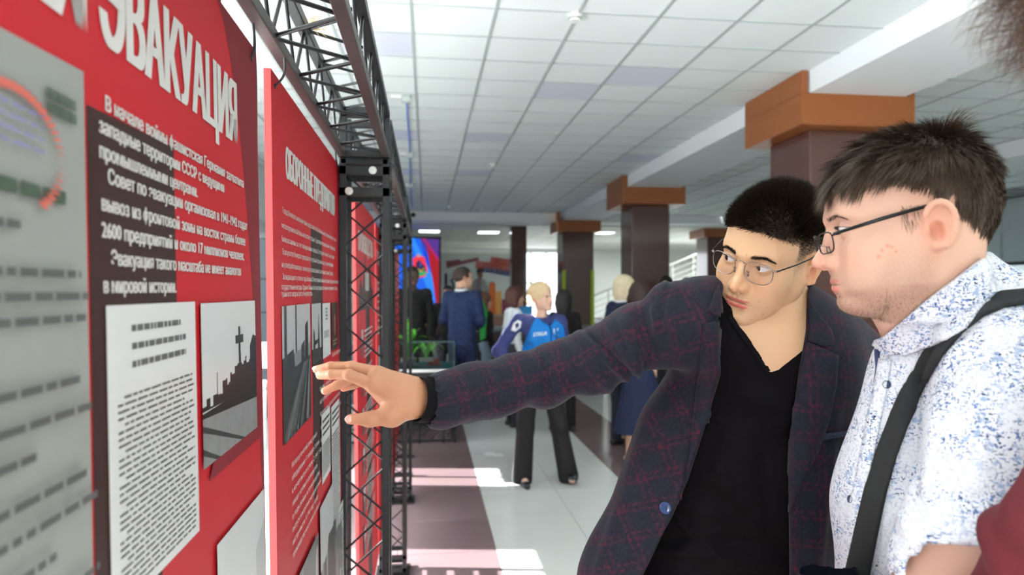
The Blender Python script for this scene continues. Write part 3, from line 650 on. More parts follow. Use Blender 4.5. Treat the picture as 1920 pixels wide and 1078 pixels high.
# ================================================================ implicit modeller (smooth unions, polygonised by surface nets)
class SDF:
    def __init__(s, lo, hi, h):
        s.h = h; s.lo = np.array(lo, np.float32); s.n = (np.ceil((np.array(hi)-s.lo)/h).astype(int)+1)
        s.D = np.full(s.n, 9.0, np.float32)
        s.ax = [s.lo[i]+np.arange(s.n[i], dtype=np.float32)*h for i in range(3)]
    def blk(s, lo, hi):
        a = np.clip(np.floor((np.array(lo)-s.lo)/s.h).astype(int), 0, s.n); b = np.clip(np.ceil((np.array(hi)-s.lo)/s.h).astype(int)+1, 0, s.n)
        if (b <= a).any(): return None
        sl = tuple(slice(a[i], b[i]) for i in range(3))
        X, Y, Z = np.meshgrid(s.ax[0][sl[0]], s.ax[1][sl[1]], s.ax[2][sl[2]], indexing='ij', sparse=True)
        return sl, X, Y, Z
    def comb(s, sl, d, k, op):
        D = s.D[sl]
        if op == 'u':
            if k > 0: hh = np.maximum(k-np.abs(D-d), 0)/k; s.D[sl] = np.minimum(D, d)-hh*hh*k*.25
            else: s.D[sl] = np.minimum(D, d)
        elif op == 's':
            d = -d
            if k > 0: hh = np.maximum(k-np.abs(D-d), 0)/k; s.D[sl] = np.maximum(D, d)+hh*hh*k*.25
            else: s.D[sl] = np.maximum(D, d)
    def cone(s, a, b, r1, r2=None, k=.01, op='u', flat=None):
        "tapered capsule; flat=(direction, factor) squashes it along a direction"
        if r2 is None: r2 = r1
        a = np.array(a, float); b = np.array(b, float); R = max(r1, r2); m = R*(1 if not flat else max(1, 1/1))+k+3*s.h
        q = s.blk(np.minimum(a, b)-m, np.maximum(a, b)+m)
        if q is None: return
        sl, X, Y, Z = q; X, Y, Z = X-a[0], Y-a[1], Z-a[2]; ab = b-a
        L2 = max(float(ab@ab), 1e-9); t = np.clip((X*ab[0]+Y*ab[1]+Z*ab[2])/L2, 0, 1)
        dx, dy, dz = X-t*ab[0], Y-t*ab[1], Z-t*ab[2]
        if flat is not None:
            n, f = flat; n = np.array(n, float); n /= np.linalg.norm(n); dn = dx*n[0]+dy*n[1]+dz*n[2]; g_ = (1/f-1)
            dx, dy, dz = dx+dn*g_*n[0], dy+dn*g_*n[1], dz+dn*g_*n[2]
            l = np.sqrt(dx*dx+dy*dy+dz*dz); r = r1+t*(r2-r1); d = (l-r)*np.where(l > 1e-6, (f+(1-f)*.5), 1)
        else: d = np.sqrt(dx*dx+dy*dy+dz*dz)-(r1+t*(r2-r1))
        s.comb(sl, d.astype(np.float32), k, op)
    def ell(s, c, r, k=.01, op='u', rot=None):
        c = np.array(c, float); r = np.array(r, float); R = r.max() if rot is not None else r; m = R+k+3*s.h
        q = s.blk(c-m, c+m)
        if q is None: return
        sl, X, Y, Z = q; X, Y, Z = X-c[0], Y-c[1], Z-c[2]
        if rot is not None:
            M = np.array(rot, float)   # rows = local axes
            X, Y, Z = (X*M[0, 0]+Y*M[0, 1]+Z*M[0, 2], X*M[1, 0]+Y*M[1, 1]+Z*M[1, 2], X*M[2, 0]+Y*M[2, 1]+Z*M[2, 2])
        k0 = np.sqrt((X/r[0])**2+(Y/r[1])**2+(Z/r[2])**2); k1 = np.sqrt((X/r[0]**2)**2+(Y/r[1]**2)**2+(Z/r[2]**2)**2)
        d = k0*(k0-1)/np.maximum(k1, 1e-6); d = np.where(k0 < .05, -r.min(), d)
        s.comb(sl, d.astype(np.float32), k, op)
    def chain(s, pts, rs, k=.01, op='u', flat=None):
        for i in range(len(pts)-1): s.cone(pts[i], pts[i+1], rs[i], rs[i+1], k, op, flat)
    def field(s, fn, lo, hi, k=0, op='s'):
        q = s.blk(lo, hi)
        if q is None: return
        sl, X, Y, Z = q; s.comb(sl, fn(X, Y, Z).astype(np.float32), k, op)
    def mesh(s):
        D = s.D; ins = D < 0; nx, ny, nz = D.shape
        c = np.zeros((nx-1, ny-1, nz-1), np.int8)
        for dx in (0, 1):
            for dy in (0, 1):
                for dz in (0, 1): c += ins[dx:nx-1+dx, dy:ny-1+dy, dz:nz-1+dz]
        act = (c > 0) & (c < 8); idx = np.argwhere(act); vid = np.full(act.shape, -1, np.int32); vid[act] = np.arange(len(idx))
        P = np.zeros((len(idx), 3)); W = np.zeros(len(idx)); i, j, l = idx.T
        for ax in range(3):
            o1, o2 = [q for q in range(3) if q != ax]
            for u in (0, 1):
                for v in (0, 1):
                    a = [i.copy(), j.copy(), l.copy()]; a[o1] += u; a[o2] += v; b = [q.copy() for q in a]; b[ax] += 1
                    da = D[a[0], a[1], a[2]]; db = D[b[0], b[1], b[2]]; x = (da < 0) != (db < 0)
                    t = np.where(x, da/np.where(x, da-db, 1), 0); p = np.stack(a, 1).astype(float); p[:, ax] += t
                    P[x] += p[x]; W[x] += 1
        P = P/W[:, None]*s.h+s.lo; F = []
        for ax in range(3):
            o1, o2 = [(1, 2), (2, 0), (0, 1)][ax]
            sa = [slice(None)]*3; sb = [slice(None)]*3; sa[ax] = slice(0, -1); sb[ax] = slice(1, None)
            x = ins[tuple(sa)] != ins[tuple(sb)]; e = np.argwhere(x); e = e[(e[:, o1] > 0) & (e[:, o2] > 0)]
            e = e[(e[:, o1] < D.shape[o1]-1) & (e[:, o2] < D.shape[o2]-1)]
            if not len(e): continue
            q = []
            for (u, v) in ((-1, -1), (0, -1), (0, 0), (-1, 0)):
                w = e.copy(); w[:, o1] += u; w[:, o2] += v; q.append(vid[w[:, 0], w[:, 1], w[:, 2]])
            q = np.stack(q, 1); fl_ = ins[e[:, 0], e[:, 1], e[:, 2]]; q[~fl_] = q[~fl_][:, ::-1]; F.append(q)
        return P, np.concatenate(F)
def smooth_pts(P, F, it=2, lam=.5):
    E_ = np.concatenate([F[:, [0, 1]], F[:, [1, 2]], F[:, [2, 3]], F[:, [3, 0]]]); E_ = np.concatenate([E_, E_[:, ::-1]])
    n = np.bincount(E_[:, 0], minlength=len(P))[:, None]
    for _ in range(it):
        S = np.stack([np.bincount(E_[:, 0], P[E_[:, 1], q], len(P)) for q in range(3)], 1)/np.maximum(n, 1)
        P = P+(S-P)*lam
    return P
def normals(P, F):
    n = np.cross(P[F[:, 2]]-P[F[:, 0]], P[F[:, 3]]-P[F[:, 1]]); N = np.zeros_like(P)
    for c in range(4):
        for q in range(3): N[:, q] += np.bincount(F[:, c], n[:, q], len(P))
    return N/np.maximum(np.linalg.norm(N, axis=1), 1e-12)[:, None]
def np_mesh(name, P, F, m, parent=None, col=None, uv=None, smooth=True):
    me = bpy.data.meshes.new(name); n, k = len(F), F.shape[1]
    me.vertices.add(len(P)); me.vertices.foreach_set('co', np.asarray(P, np.float32).ravel())
    me.loops.add(n*k); me.loops.foreach_set('vertex_index', F.astype(np.int32).ravel()); me.polygons.add(n)
    me.polygons.foreach_set('loop_start', np.arange(0, n*k, k, dtype=np.int32))
    try: me.polygons.foreach_set('loop_total', np.full(n, k, np.int32))
    except Exception: pass
    me.update(calc_edges=True); me.validate()
    if smooth: me.polygons.foreach_set('use_smooth', np.ones(n, bool))
    for mm in (m if isinstance(m, (list, tuple)) else [m]): me.materials.append(mm)
    if col is not None:
        a = me.color_attributes.new('tint', 'FLOAT_COLOR', 'POINT'); a.data.foreach_set('color', np.concatenate([col, np.ones((len(P), 1))], 1).astype(np.float32).ravel())
    if uv is not None:
        a = me.attributes.new('cloth', 'FLOAT_VECTOR', 'POINT'); a.data.foreach_set('vector', np.asarray(uv, np.float32).ravel())
    o = link(name, me)
    if parent is not None: keep(o, parent)
    return o
def xf(P, M):
    A = np.array(M); return P@A[:3, :3].T+A[:3, 3]
def gauss(P, c, r):
    c = np.array(c); r = np.array(r); return np.exp(-(((P-c)/r)**2).sum(1))
def sstep(a, b, x): t = np.clip((x-a)/(b-a), 0, 1); return t*t*(3-2*t)
# head space: x = the person's left, y = forward, z = up, origin between the ears at eye height
def head_sdf(h, P={}, ears=True, fine=True, necklen=.17, shape=None):
    g_ = dict(jaw=1.0, cheek=1.0, nose=1.0, chin=1.0, fat=0.0, wide=1.0, mouth_open=0.0); g_.update(P); LU, LD = g_.get('lid_up', .0050), g_.get('lid_down', .0042)
    s = SDF((-.1, -.125, -necklen-.02), (.1, .14, .135), h); w = g_['wide']
    s.ell((0, -.012, .03), (.0755*w, .098, .088), .02)
    s.ell((0, .043, .03), (.060*w, .050, .058), .03)
    s.ell((0, .047, -.035), (.053*w, .043, .066), .03)
    s.ell((0, .0, -.03), (.066*w, .06, .055), .03)
    J = g_['jaw']
    for q in (-1, 1):
        s.cone((q*.048*w*J, .010, -.070), (q*.017*w, .076, -.104), .015, .0145, .03)
        s.cone((q*.056*w, -.002, -.03), (q*.048*w*J, .010, -.070), .014, .014, .03)
        s.ell((q*.043*w, .058, -.032), (.021, .026, .022), .025)
        s.ell((q*.036*w, .060, -.068), (.018+g_['fat'], .022+g_['fat'], .024), .03)
        s.cone((q*.012, .0865, .016), (q*.043*w, .071, .020), .0085, .009, .018)
    s.ell((0, .083, -.103), (.020, .016, .0165), .02)
    s.ell((0, .079, -.064), (.027, .0175, .024), .02)
    if g_['fat'] > 0: s.ell((0, .035, -.10), (.045, .045, .02+g_['fat']), .03)
    for q in (-1, 1):
        s.ell((q*.0315, .0985, -.0015), (.0185, .0165, .0125), .014, 's')
        s.ell((q*.0175, .1035, -.006), (.0055, .009, .011), .010, 's')
    N = g_['nose']
    s.cone((0, .079, .006), (0, .0905, -.040), .0095, .0150, .012)
    s.chain([(0, .0850, .010), (0, .0945, -.008), (0, .1065, -.030), (0, .1105+.006*(N-1), -.0385)], [.0072, .0070, .0074, .0090], .008)
    s.cone((0, .107, -.0455), (0, .094, -.0515), .0045, .0045, .006)
    for q in (-1, 1):
        s.ell((q*.0120, .0975, -.0410), (.0070, .0125, .0085), .006)
        if fine: s.ell((q*.0064, .1055, -.0505), (.0033, .0062, .0036), .002, 's')
    # mouth
    mo = g_['mouth_open']
    for q in (-1, 1):
        s.chain([(q*.0045, .0955, -.0650), (q*.013, .0935, -.0662), (q*.0265, .083, -.0705)], [.0046, .0042, .0020], .0045)
        s.chain([(0, .0935, -.0770-mo), (q*.012, .0915, -.0762-mo), (q*.0255, .083, -.0715)], [.0056, .0050, .0020], .0045)
        if fine: s.chain([(0, .0998, -.0708-mo*.5), (q*.013, .0972, -.0705-mo*.5), (q*.0270, .0868, -.0712)], [.0012+mo*.6, .0011+mo*.4, .0007], .0018, 's')
    s.ell((0, .1, -.0875), (.016, .0065, .006), .008, 's')
    if fine: s.cone((0, .1035, -.053), (0, .1012, -.060), .002, .002, .004, 's')
    # lids
    for q in (-1, 1):
        c = (q*.0315, .0765, -.0005)
        s.ell(c, (.0148, .0142, .0138), .004)
        if fine:
            def almond(X, Y, Z, q=q):
                u = (q*X-.0322)/.0142; e_ = 1-u*u; zc = .0018*u-.0008
                return np.maximum(np.maximum(Z-zc-LU*e_, zc-LD*e_-Z), np.maximum(np.abs(u)-1, 0)*.01)+np.maximum(.076-Y, 0)
            s.field(almond, (min(q*.0165, q*.048), .074, -.010), (max(q*.0165, q*.048), .105, .010), .0012)
            s.chain([(q*.0220, .0925, .0062), (q*.033, .0925, .0088), (q*.0455, .0850, .0055)], [.0012, .0014, .0012], .0025, 's')
    # neck
    s.cone((0, -.022, -.03), (0, -.030, -necklen), .054, .058, .03)
    s.cone((0, .01, -.09), (0, -.005, -necklen), .036*g_.get('neckf', 1), .046*g_.get('neckf', 1), .03)
    EA = g_.get('ear', 20)
    if ears:
        for q in (-1, 1):
            a = math.radians(EA); ax = np.array([[q*math.cos(a)*1, math.sin(a)*1, 0], [0-q*0-math.sin(a)*q*0, 1, 0], [0, 0, 1]])
            n_ = np.array((q*math.cos(a), math.sin(a), 0)); t_ = np.array((-q*math.sin(a), math.cos(a), 0)); M = np.stack([n_, t_, (0, 0, 1)])
            o = np.array((q*.0735*w, -.010, -.012))
            def E(n0, t0, z0): return o+n_*n0+t_*(-t0)+np.array((0, 0, z0))
            s.ell(E(.004, .004, .002), (.0062, .0190, .0305), .006, rot=M)
            pts = [E(.004, -.012, .004)]+[E(.0088+.004*math.sin(a_), .0035-.0155*math.cos(a_)*(1 if math.sin(a_) > 0 else 1), .008+.0215*math.sin(a_)*(1.0 if math.sin(a_) > 0 else 1.2)) for a_ in [math.radians(25+i*19) for i in range(11)]]+[E(.0075, .006, -.0225), E(.006, -.002, -.024)]
            s.chain(pts, [.0024]+[.0033]*11+[.0048, .0046], .0035)
            if fine:
                s.ell(E(.0110, -.001, -.005), (.0085, .0085, .0125), .003, 's', rot=M)
                s.chain([E(.0135, .002, .021), E(.0135, .0095, .013), E(.0125, .0125, -.002)], [.0026, .0028, .0022], .003, 's')
                s.ell(E(.0075, -.0115, -.003), (.0035, .0035, .006), .003, rot=M)
    return s
SKIN = np.array((.62, .37, .245)); PINK = np.array((.60, .17, .13))
def head_tint(P, base=SKIN, hair=None, fade=None, stub=0, lips=1.0, rnd=0):
    C = np.tile(base, (len(P), 1)); ax = np.abs(P[:, 0]); Pm = P.copy(); Pm[:, 0] = ax
    def mixc(w, c): 
        nonlocal C; w = np.clip(w, 0, 1)[:, None]; C = C*(1-w)+np.array(c)*w
    mixc(.28*gauss(Pm, (.035, .08, -.04), (.022, .03, .02)), base*np.array((1.05, .72, .68)))
    mixc(.5*gauss(P, (0, .112, -.04), (.014, .02, .013)), base*np.array((1.05, .68, .62)))
    mixc(.45*gauss(Pm, (.082, -.012, -.012), (.012, .03, .04)), base*np.array((1.08, .66, .58)))
    mixc(.55*gauss(Pm, (.076, -.009, -.016), (.010, .009, .012)), base*np.array((.85, .38, .30)))  # ear hollow: redness plus shade put into the colour
    mixc(.25*gauss(Pm, (.03, .09, -.016), (.014, .02, .005)), base*np.array((.8, .62, .6)))
    up = gauss(Pm, (.009, .094, -.0662), (.018, .02, .0036)); lo_ = gauss(Pm, (.008, .094, -.0768), (.0170, .02, .0050))
    front = P[:, 1] > .07
    mixc(np.where(front, sstep(.30, .70, up)*.9*lips, 0), (.50, .105, .095)); mixc(np.where(front, sstep(.30, .70, lo_)*.95*lips, 0), (.62, .14, .125))
    cr = gauss(Pm, (.008, .09, -.0708), (.018, .03, .0012)); mixc(np.where(front, cr*.8, 0), (.18, .04, .03))
    if stub:
        z = P[:, 2]; w = sstep(-.035, -.105, z-.40*(.075-np.clip(P[:, 1], 0, .11)))*sstep(-.14, -.115, z)*sstep(-.02, .015, P[:, 1])+.6*gauss(P, (0, .1, -.06), (.022, .02, .006))
        nz = np.random.RandomState(3).rand(len(P)); mixc(w*stub*(.55+.6*nz)*(1-sstep(.3, .7, up+lo_)), (.24, .15, .10))
    return C
def hair_strands(name, roots, dirs, length, width, m, parent, seed=0, seg=4, curl=.0, grav=.0, lift=None, clump=0, M=None, norm=None, tint=None):
    "flat tapered ribbons, one part"
    r = np.random.RandomState(seed); n = len(roots); L_ = length if np.ndim(length) else np.full(n, length)
    d = dirs/np.linalg.norm(dirs, axis=1)[:, None]; p = roots.copy(); V = []
    side = np.cross(d, norm if norm is not None else r.randn(n, 3)); side /= np.maximum(np.linalg.norm(side, axis=1), 1e-9)[:, None]
    ph = r.rand(n)*6.28
    side = side+.6*r.randn(n, 3)*.5; side /= np.linalg.norm(side, axis=1)[:, None]
    for k in range(seg+1):
        t = k/seg; w = width*(1-t)**.7+1e-5
        V.append(p-side*w/2); V.append(p+side*w/2)
        dd = d+np.array((0, 0, -grav*t))+(curl*np.sin(ph+t*4)[:, None])*side
        dd /= np.linalg.norm(dd, axis=1)[:, None]
        if norm is not None: dd = dd-norm*np.maximum(0, -(dd*norm).sum(1))[:, None]*.6
        p = p+dd*(L_/seg)[:, None]
    V = np.stack(V, 1).reshape(-1, 3); st = 2*(seg+1); F = []
    b0 = np.arange(n)*st
    for k in range(seg): F.append(np.stack([b0+2*k, b0+2*k+1, b0+2*k+3, b0+2*k+2], 1))
    F = np.concatenate(F); 
    if M is not None: V = xf(V, M)
    o = np_mesh(name, V, F, m, parent); o['kind'] = 'stuff'; return o
def scatter(P, F, n, mask, seed=0):
    "random points on faces where mask(vertex)>0 ; returns points, normals"
    r = np.random.RandomState(seed); fm = mask[F].mean(1)
    a = np.linalg.norm(np.cross(P[F[:, 1]]-P[F[:, 0]], P[F[:, 2]]-P[F[:, 0]]), axis=1)*fm; a = a/a.sum()
    f = r.choice(len(F), n, p=a); u, v = r.rand(n, 1), r.rand(n, 1); q = P[F[f]]
    return (q[:, 0]*(1-u)+q[:, 1]*u)*(1-v)+(q[:, 3]*(1-u)+q[:, 2]*u)*v
def head_matrix(pos, fwd, roll=0.0):
    f = Vector(fwd).normalized(); z = Vector((0, 0, 1)); x = f.cross(z)*-1; x = z.cross(f)*-1
    # person's left: z x fwd
    x = z.cross(f).normalized()*1; up = f.cross(x)*-1; up = x.cross(f)*-1
    x = z.cross(f).normalized(); x = -x if False else x
    up = f.cross(x).normalized(); 
    if up.z < 0: up = -up
    left = up.cross(f).normalized()
    R = Matrix((left, f, up)).transposed().to_4x4()
    return Matrix.Translation(Vector(pos)) @ R @ Matrix.Rotation(roll, 4, 'Y')
M_skin = mat('skin', (.6, .36, .25), .48, attr='tint', sss=.12, bump=.06, bscale=900, spec=.4)
M_eye = mat('eye white', (.72, .70, .68), .12, spec=.6)
M_iris = mat('brown iris', (.05, .028, .016), .15)
M_pupil = mat('pupil', (.003, .003, .003), .1)
def eyes(M, parent, look, wide=1.0):
    "eyeballs with iris discs; look = gaze direction in head space"
    for q in (-1, 1):
        c = Vector((q*.0315, .0768, -.0005)); g_ = Vector(look).normalized(); R = .0134
        b = MB(); n = 24
        ms = [M_eye, M_iris, M_pupil]
        rot = g_.to_track_quat('Z', 'Y').to_matrix(); 
        rings = [0, .10, .2, .235, .44, .46, .7, 1, 1.4, 1.8, 2.3, 3.1]
        ring_v = []
        for i, th in enumerate(rings):
            ring_v.append([tuple(M @ (c+rot @ Vector((math.sin(th)*math.cos(2*math.pi*k/n), math.sin(th)*math.sin(2*math.pi*k/n), math.cos(th)))*R)) for k in range(n)])
        b.v = [p for r_ in ring_v for p in r_]
        for i in range(len(rings)-1):
            mi = 2 if rings[i+1] <= .2 else (1 if rings[i+1] <= .44 else 0)
            for k in range(n): b.f.append((i*n+k, i*n+(k+1) % n, (i+1)*n+(k+1) % n, (i+1)*n+k)); b.mi.append(mi)
        b.build('eyeball', ms, parent, smooth=True)

def place_head(u, v, d, fwd, roll, sc=1.0, anchor=(0, .09, 0)):
    "head matrix whose anchor (eye bridge) projects to u,v"
    a, b = u, v; ok = None
    for _ in range(12):
        M = head_matrix(Vector(EYE+ray(a, b)*d), fwd, roll) @ Matrix.Scale(sc, 4); w = M @ Vector(anchor)
        q = w-EYE; f0 = q.x*math.sin(YAW)+q.y*math.cos(YAW); r_ = q.x*math.cos(YAW)-q.y*math.sin(YAW)
        f = f0*math.cos(PITCH)+q.z*math.sin(PITCH); up = -f0*math.sin(PITCH)+q.z*math.cos(PITCH)
        a += (u-(CXP+F_PX*r_/f)); b += (v-(CYP-F_PX*up/f))
    return M
# ================================================================ the two young men in front and the person at the right edge
def V3(p): return np.array(tuple(p), float)
def px(u, v, d): return V3(atd(u, v, d))
CAMX = V3(Vector((math.cos(YAW), -math.sin(YAW), 0))); ZUP = np.array((0, 0, 1.))
def pixels(X, Y, Z):
    "project world points"
    x = X; y = Y; z = Z-1.6; f0 = x*math.sin(YAW)+y*math.cos(YAW); r_ = x*math.cos(YAW)-y*math.sin(YAW)
    f = f0*math.cos(PITCH)+z*math.sin(PITCH); up = -f0*math.sin(PITCH)+z*math.cos(PITCH)
    f = np.maximum(f, .05); return CXP+F_PX*r_/f, CYP-F_PX*up/f, f
def poly_sd(u, v, poly):
    "signed distance in pixels to a closed outline (negative inside)"
    d = np.full(np.broadcast(u, v).shape, 1e9); s = np.ones(d.shape); n = len(poly)
    for i in range(n):
        ax, ay = poly[i]; bx_, by = poly[i-1]; ex, ey = bx_-ax, by-ay; wx, wy = u-ax, v-ay
        t = np.clip((wx*ex+wy*ey)/(ex*ex+ey*ey+1e-9), 0, 1); d = np.minimum(d, (wx-ex*t)**2+(wy-ey*t)**2)
        c1 = v >= ay; c2 = v < by; c3 = ex*wy > ey*wx
        fl_ = (c1 & c2 & c3) | (~c1 & ~c2 & ~c3); s = np.where(fl_, -s, s)
    return s*np.sqrt(d)
def bvh_of(P, F): return BVHTree.FromPolygons([tuple(p) for p in P], [tuple(int(i) for i in f) for f in F])
def patch(name, bvhs, poly, off, th, m, parent, step=6, label=None, uvfn=None, src=EYE):
    "cloth piece with thickness laid on a garment: outline cut, draped by casting onto the surface"
    from mathutils.geometry import delaunay_2d_cdt
    n = len(poly); out = []
    for i in range(n):
        a = Vector(poly[i]); b = Vector(poly[(i+1) % n]); k = max(1, int((b-a).length/step))
        out += [a+(b-a)*(j/k) for j in range(k)]
    xs = [p.x for p in out]; ys = [p.y for p in out]; pts = list(out)
    gx, gy = np.meshgrid(np.arange(min(xs)+step/2, max(xs), step), np.arange(min(ys)+step/2, max(ys), step))
    sd = poly_sd(gx, gy, poly)
    for a, b in zip(gx[sd < -step*.45], gy[sd < -step*.45]): pts.append(Vector((a, b)))
    vs, es, fs, *_ = delaunay_2d_cdt(pts, [], [list(range(len(out)))], 1, 1e-4)
    hit = []; last = 1.1
    for p in vs:
        r = ray(p.x, p.y); r.normalize(); best = None
        for bv in bvhs:
            q = bv.ray_cast(src, r)
            if q[0] is not None and (best is None or q[3] < best[3]): best = q
        hit.append((r, best))
    if sum(h[1] is not None for h in hit) < 3: print('NO HIT', name, poly[0]); return None
    P_ = []; N_ = []
    for i, (r, h) in enumerate(hit):
        if h is None:
            j = min((k for k in range(len(hit)) if hit[k][1] is not None), key=lambda k: (vs[k]-vs[i]).length); h2 = hit[j][1]; P_.append(src+r*h2[3]-r*off); N_.append(-r)
        else:
            nn = h[1]; nn = nn if nn.dot(r) < 0 else -nn; nn = (nn-r*.6).normalized(); P_.append(h[0]+nn*off); N_.append(nn)
    P0 = np.array([tuple(p) for p in P_]); N0 = np.array([tuple(p) for p in N_]); nv = len(P0)
    top = P0+N0*th; allp = np.concatenate([top, P0-N0*max(off, .002)*.8]); FF = []
    for f in fs: FF.append([*f]); 
    cnt = {}
    for f in fs:
        for i in range(len(f)): e = (f[i], f[(i+1) % len(f)]); cnt[e] = 1
    faces = [tuple(f) for f in fs]+[tuple(nv+i for i in reversed(f)) for f in fs]
    for (a, b) in cnt:
        if (b, a) not in cnt: faces.append((b, a, nv+a, nv+b))
    me = bpy.data.meshes.new(name); me.from_pydata([tuple(p) for p in allp], [], faces); me.materials.append(m)
    bm = bmesh.new(); bm.from_mesh(me); bmesh.ops.recalc_face_normals(bm, faces=bm.faces)
    for f in bm.faces: f.smooth = True
    bm.to_mesh(me); bm.free()
    if uvfn is not None:
        a = me.attributes.new('cloth', 'FLOAT_VECTOR', 'POINT'); a.data.foreach_set('vector', np.asarray(uvfn(allp), np.float32).ravel())
    o = link(name, me); keep(o, parent)
    if label: o['label'] = label
    return o
def ribbon(path, wid):
    "outline of a strap around a centre path, widths in the same unit"
    L_, R_ = [], []
    for i, p in enumerate(path):
        a = Vector(path[max(i-1, 0)]); b = Vector(path[min(i+1, len(path)-1)]); t = (b-a).normalized(); n = Vector((-t.y, t.x)); w = wid[i]/2 if isinstance(wid, (list, tuple)) else wid/2
        L_.append(tuple(Vector(p)+n*w)); R_.append(tuple(Vector(p)-n*w))
    return L_+R_[::-1]
# ---------------------------------------------------------------- cloth materials
def plaid_mat():
    m = bpy.data.materials.new('navy and burgundy plaid wool'); m.use_nodes = True; t = m.node_tree; b = t.nodes['Principled BSDF']; lk = t.links.new
    at = nd(t, 'ShaderNodeAttribute', attribute_name='cloth')
    nz = nd(t, 'ShaderNodeTexNoise', Scale=26.0, Detail=3.0); lk(at.outputs['Vector'], nz.inputs['Vector'])
    warp = nd(t, 'ShaderNodeVectorMath', operation='SCALE'); warp.inputs['Scale'].default_value = .006; lk(nz.outputs['Color'], warp.inputs[0])
    add = nd(t, 'ShaderNodeVectorMath', operation='ADD'); lk(at.outputs['Vector'], add.inputs[0]); lk(warp.outputs[0], add.inputs[1])
    sp = nd(t, 'ShaderNodeSeparateXYZ'); lk(add.outputs[0], sp.inputs[0])
    def mt(op, a, v=None, c=None):
        n = nd(t, 'ShaderNodeMath', operation=op)
        for i, q in enumerate((a, v, c)):
            if q is None: continue
            if hasattr(q, 'is_output'): lk(q, n.inputs[i])
            else: n.inputs[i].default_value = q
        return n.outputs[0]
    fine = nd(t, 'ShaderNodeTexNoise', Scale=900.0, Detail=2.0); lk(at.outputs['Vector'], fine.inputs['Vector'])
    mid = nd(t, 'ShaderNodeTexNoise', Scale=160.0, Detail=4.0); lk(at.outputs['Vector'], mid.inputs['Vector'])
    def lines(ax, per, w):
        fr = mt('FRACT', mt('DIVIDE', sp.outputs[ax], per)); a = mt('ABSOLUTE', mt('SUBTRACT', mt('ABSOLUTE', mt('SUBTRACT', fr, .5)), .10)); return mt('SUBTRACT', 1.0, mt('SMOOTH_MIN', mt('DIVIDE', a, w), 1.0, .1))
    l1 = lines(0, .052, .085); l2 = lines(1, .046, .095)
    s_ = mt('MULTIPLY', mt('ADD', l1, l2), mt('MULTIPLY', mt('SUBTRACT', mid.outputs['Fac'], .40), 3.6)); s_ = mt('MULTIPLY', s_, mt('MULTIPLY', fine.outputs['Fac'], 1.25))
    cl = nd(t, 'ShaderNodeClamp'); lk(s_, cl.inputs[0])
    base = nd(t, 'ShaderNodeMixRGB'); base.inputs[1].default_value = (.004, .004, .008, 1); base.inputs[2].default_value = (.015, .018, .034, 1); lk(mid.outputs['Fac'], base.inputs[0])
    mx = nd(t, 'ShaderNodeMixRGB'); lk(cl.outputs[0], mx.inputs[0]); lk(base.outputs[0], mx.inputs[1]); mx.inputs[2].default_value = (.090, .008, .020, 1)
    lk(mx.outputs[0], b.inputs['Base Color']); b.inputs['Roughness'].default_value = .85; b.inputs['Sheen Weight'].default_value = .06; b.inputs['Specular IOR Level'].default_value = .25
    bp = nd(t, 'ShaderNodeBump', Strength=.35, Distance=.001); lk(fine.outputs['Fac'], bp.inputs['Height']); lk(bp.outputs[0], b.inputs['Normal'])
    return m
def speckle_mat():
    m = bpy.data.materials.new('white shirt cloth with blue flecks'); m.use_nodes = True; t = m.node_tree; b = t.nodes['Principled BSDF']; lk = t.links.new
    at = nd(t, 'ShaderNodeAttribute', attribute_name='cloth')
    def layer(sx, sy, scale, lo, hi, seed):
        mp = nd(t, 'ShaderNodeMapping'); mp.inputs['Scale'].default_value = (sx, sy, 1); mp.inputs['Location'].default_value = (seed, seed, seed); lk(at.outputs['Vector'], mp.inputs[0])
        n = nd(t, 'ShaderNodeTexNoise', Scale=scale, Detail=1.5, Roughness=.6); lk(mp.outputs[0], n.inputs['Vector'])
        r = nd(t, 'ShaderNodeMapRange', interpolation_type='SMOOTHSTEP'); r.inputs[1].default_value = lo; r.inputs[2].default_value = hi; lk(n.outputs['Fac'], r.inputs[0]); return r.outputs[0]
    big = layer(1, 1, 28, .38, .66, 3.1)
    prev = None
    for (sx, sy, sc, lo, hi, sd, c) in ((1, 2.2, 190, .585, .625, 1., (.13, .22, .45)), (2.4, 1, 170, .60, .64, 5., (.10, .16, .34)), (1, 1.6, 240, .62, .65, 9., (.02, .03, .07)), (1, 1, 90, .60, .68, 12., (.33, .42, .60))):
        l = layer(sx, sy, sc, lo, hi, sd); mu = nd(t, 'ShaderNodeMath', operation='MULTIPLY'); lk(l, mu.inputs[0]); ad = nd(t, 'ShaderNodeMath', operation='ADD'); lk(big, ad.inputs[0]); ad.inputs[1].default_value = .25; ad.use_clamp = True; lk(ad.outputs[0], mu.inputs[1])
        mx = nd(t, 'ShaderNodeMixRGB'); lk(mu.outputs[0], mx.inputs[0]); mx.inputs[2].default_value = c+(1,)
        if prev: lk(prev, mx.inputs[1])
        else: mx.inputs[1].default_value = (.72, .73, .78, 1)
        prev = mx.outputs[0]
    lk(prev, b.inputs['Base Color']); b.inputs['Roughness'].default_value = .75; b.inputs['Specular IOR Level'].default_value = .2
    n = nd(t, 'ShaderNodeTexNoise', Scale=14.0, Detail=3.0); lk(at.outputs['Vector'], n.inputs['Vector']); bp = nd(t, 'ShaderNodeBump', Strength=.25, Distance=.01); lk(n.outputs['Fac'], bp.inputs['Height']); lk(bp.outputs[0], b.inputs['Normal'])
    return m
M_plaid = plaid_mat(); M_speck = speckle_mat()
M_tee = mat('black knitted cotton', (.0040, .0034, .0042), .85, bump=.12, bscale=700, spec=.1)
M_blackcloth = mat('black cloth', (.004, .004, .005), .85, spec=.15)
M_trou = mat('dark trousers', (.012, .014, .02), .8)
M_shoe = mat('black leather shoe', (.012, .012, .014), .3)
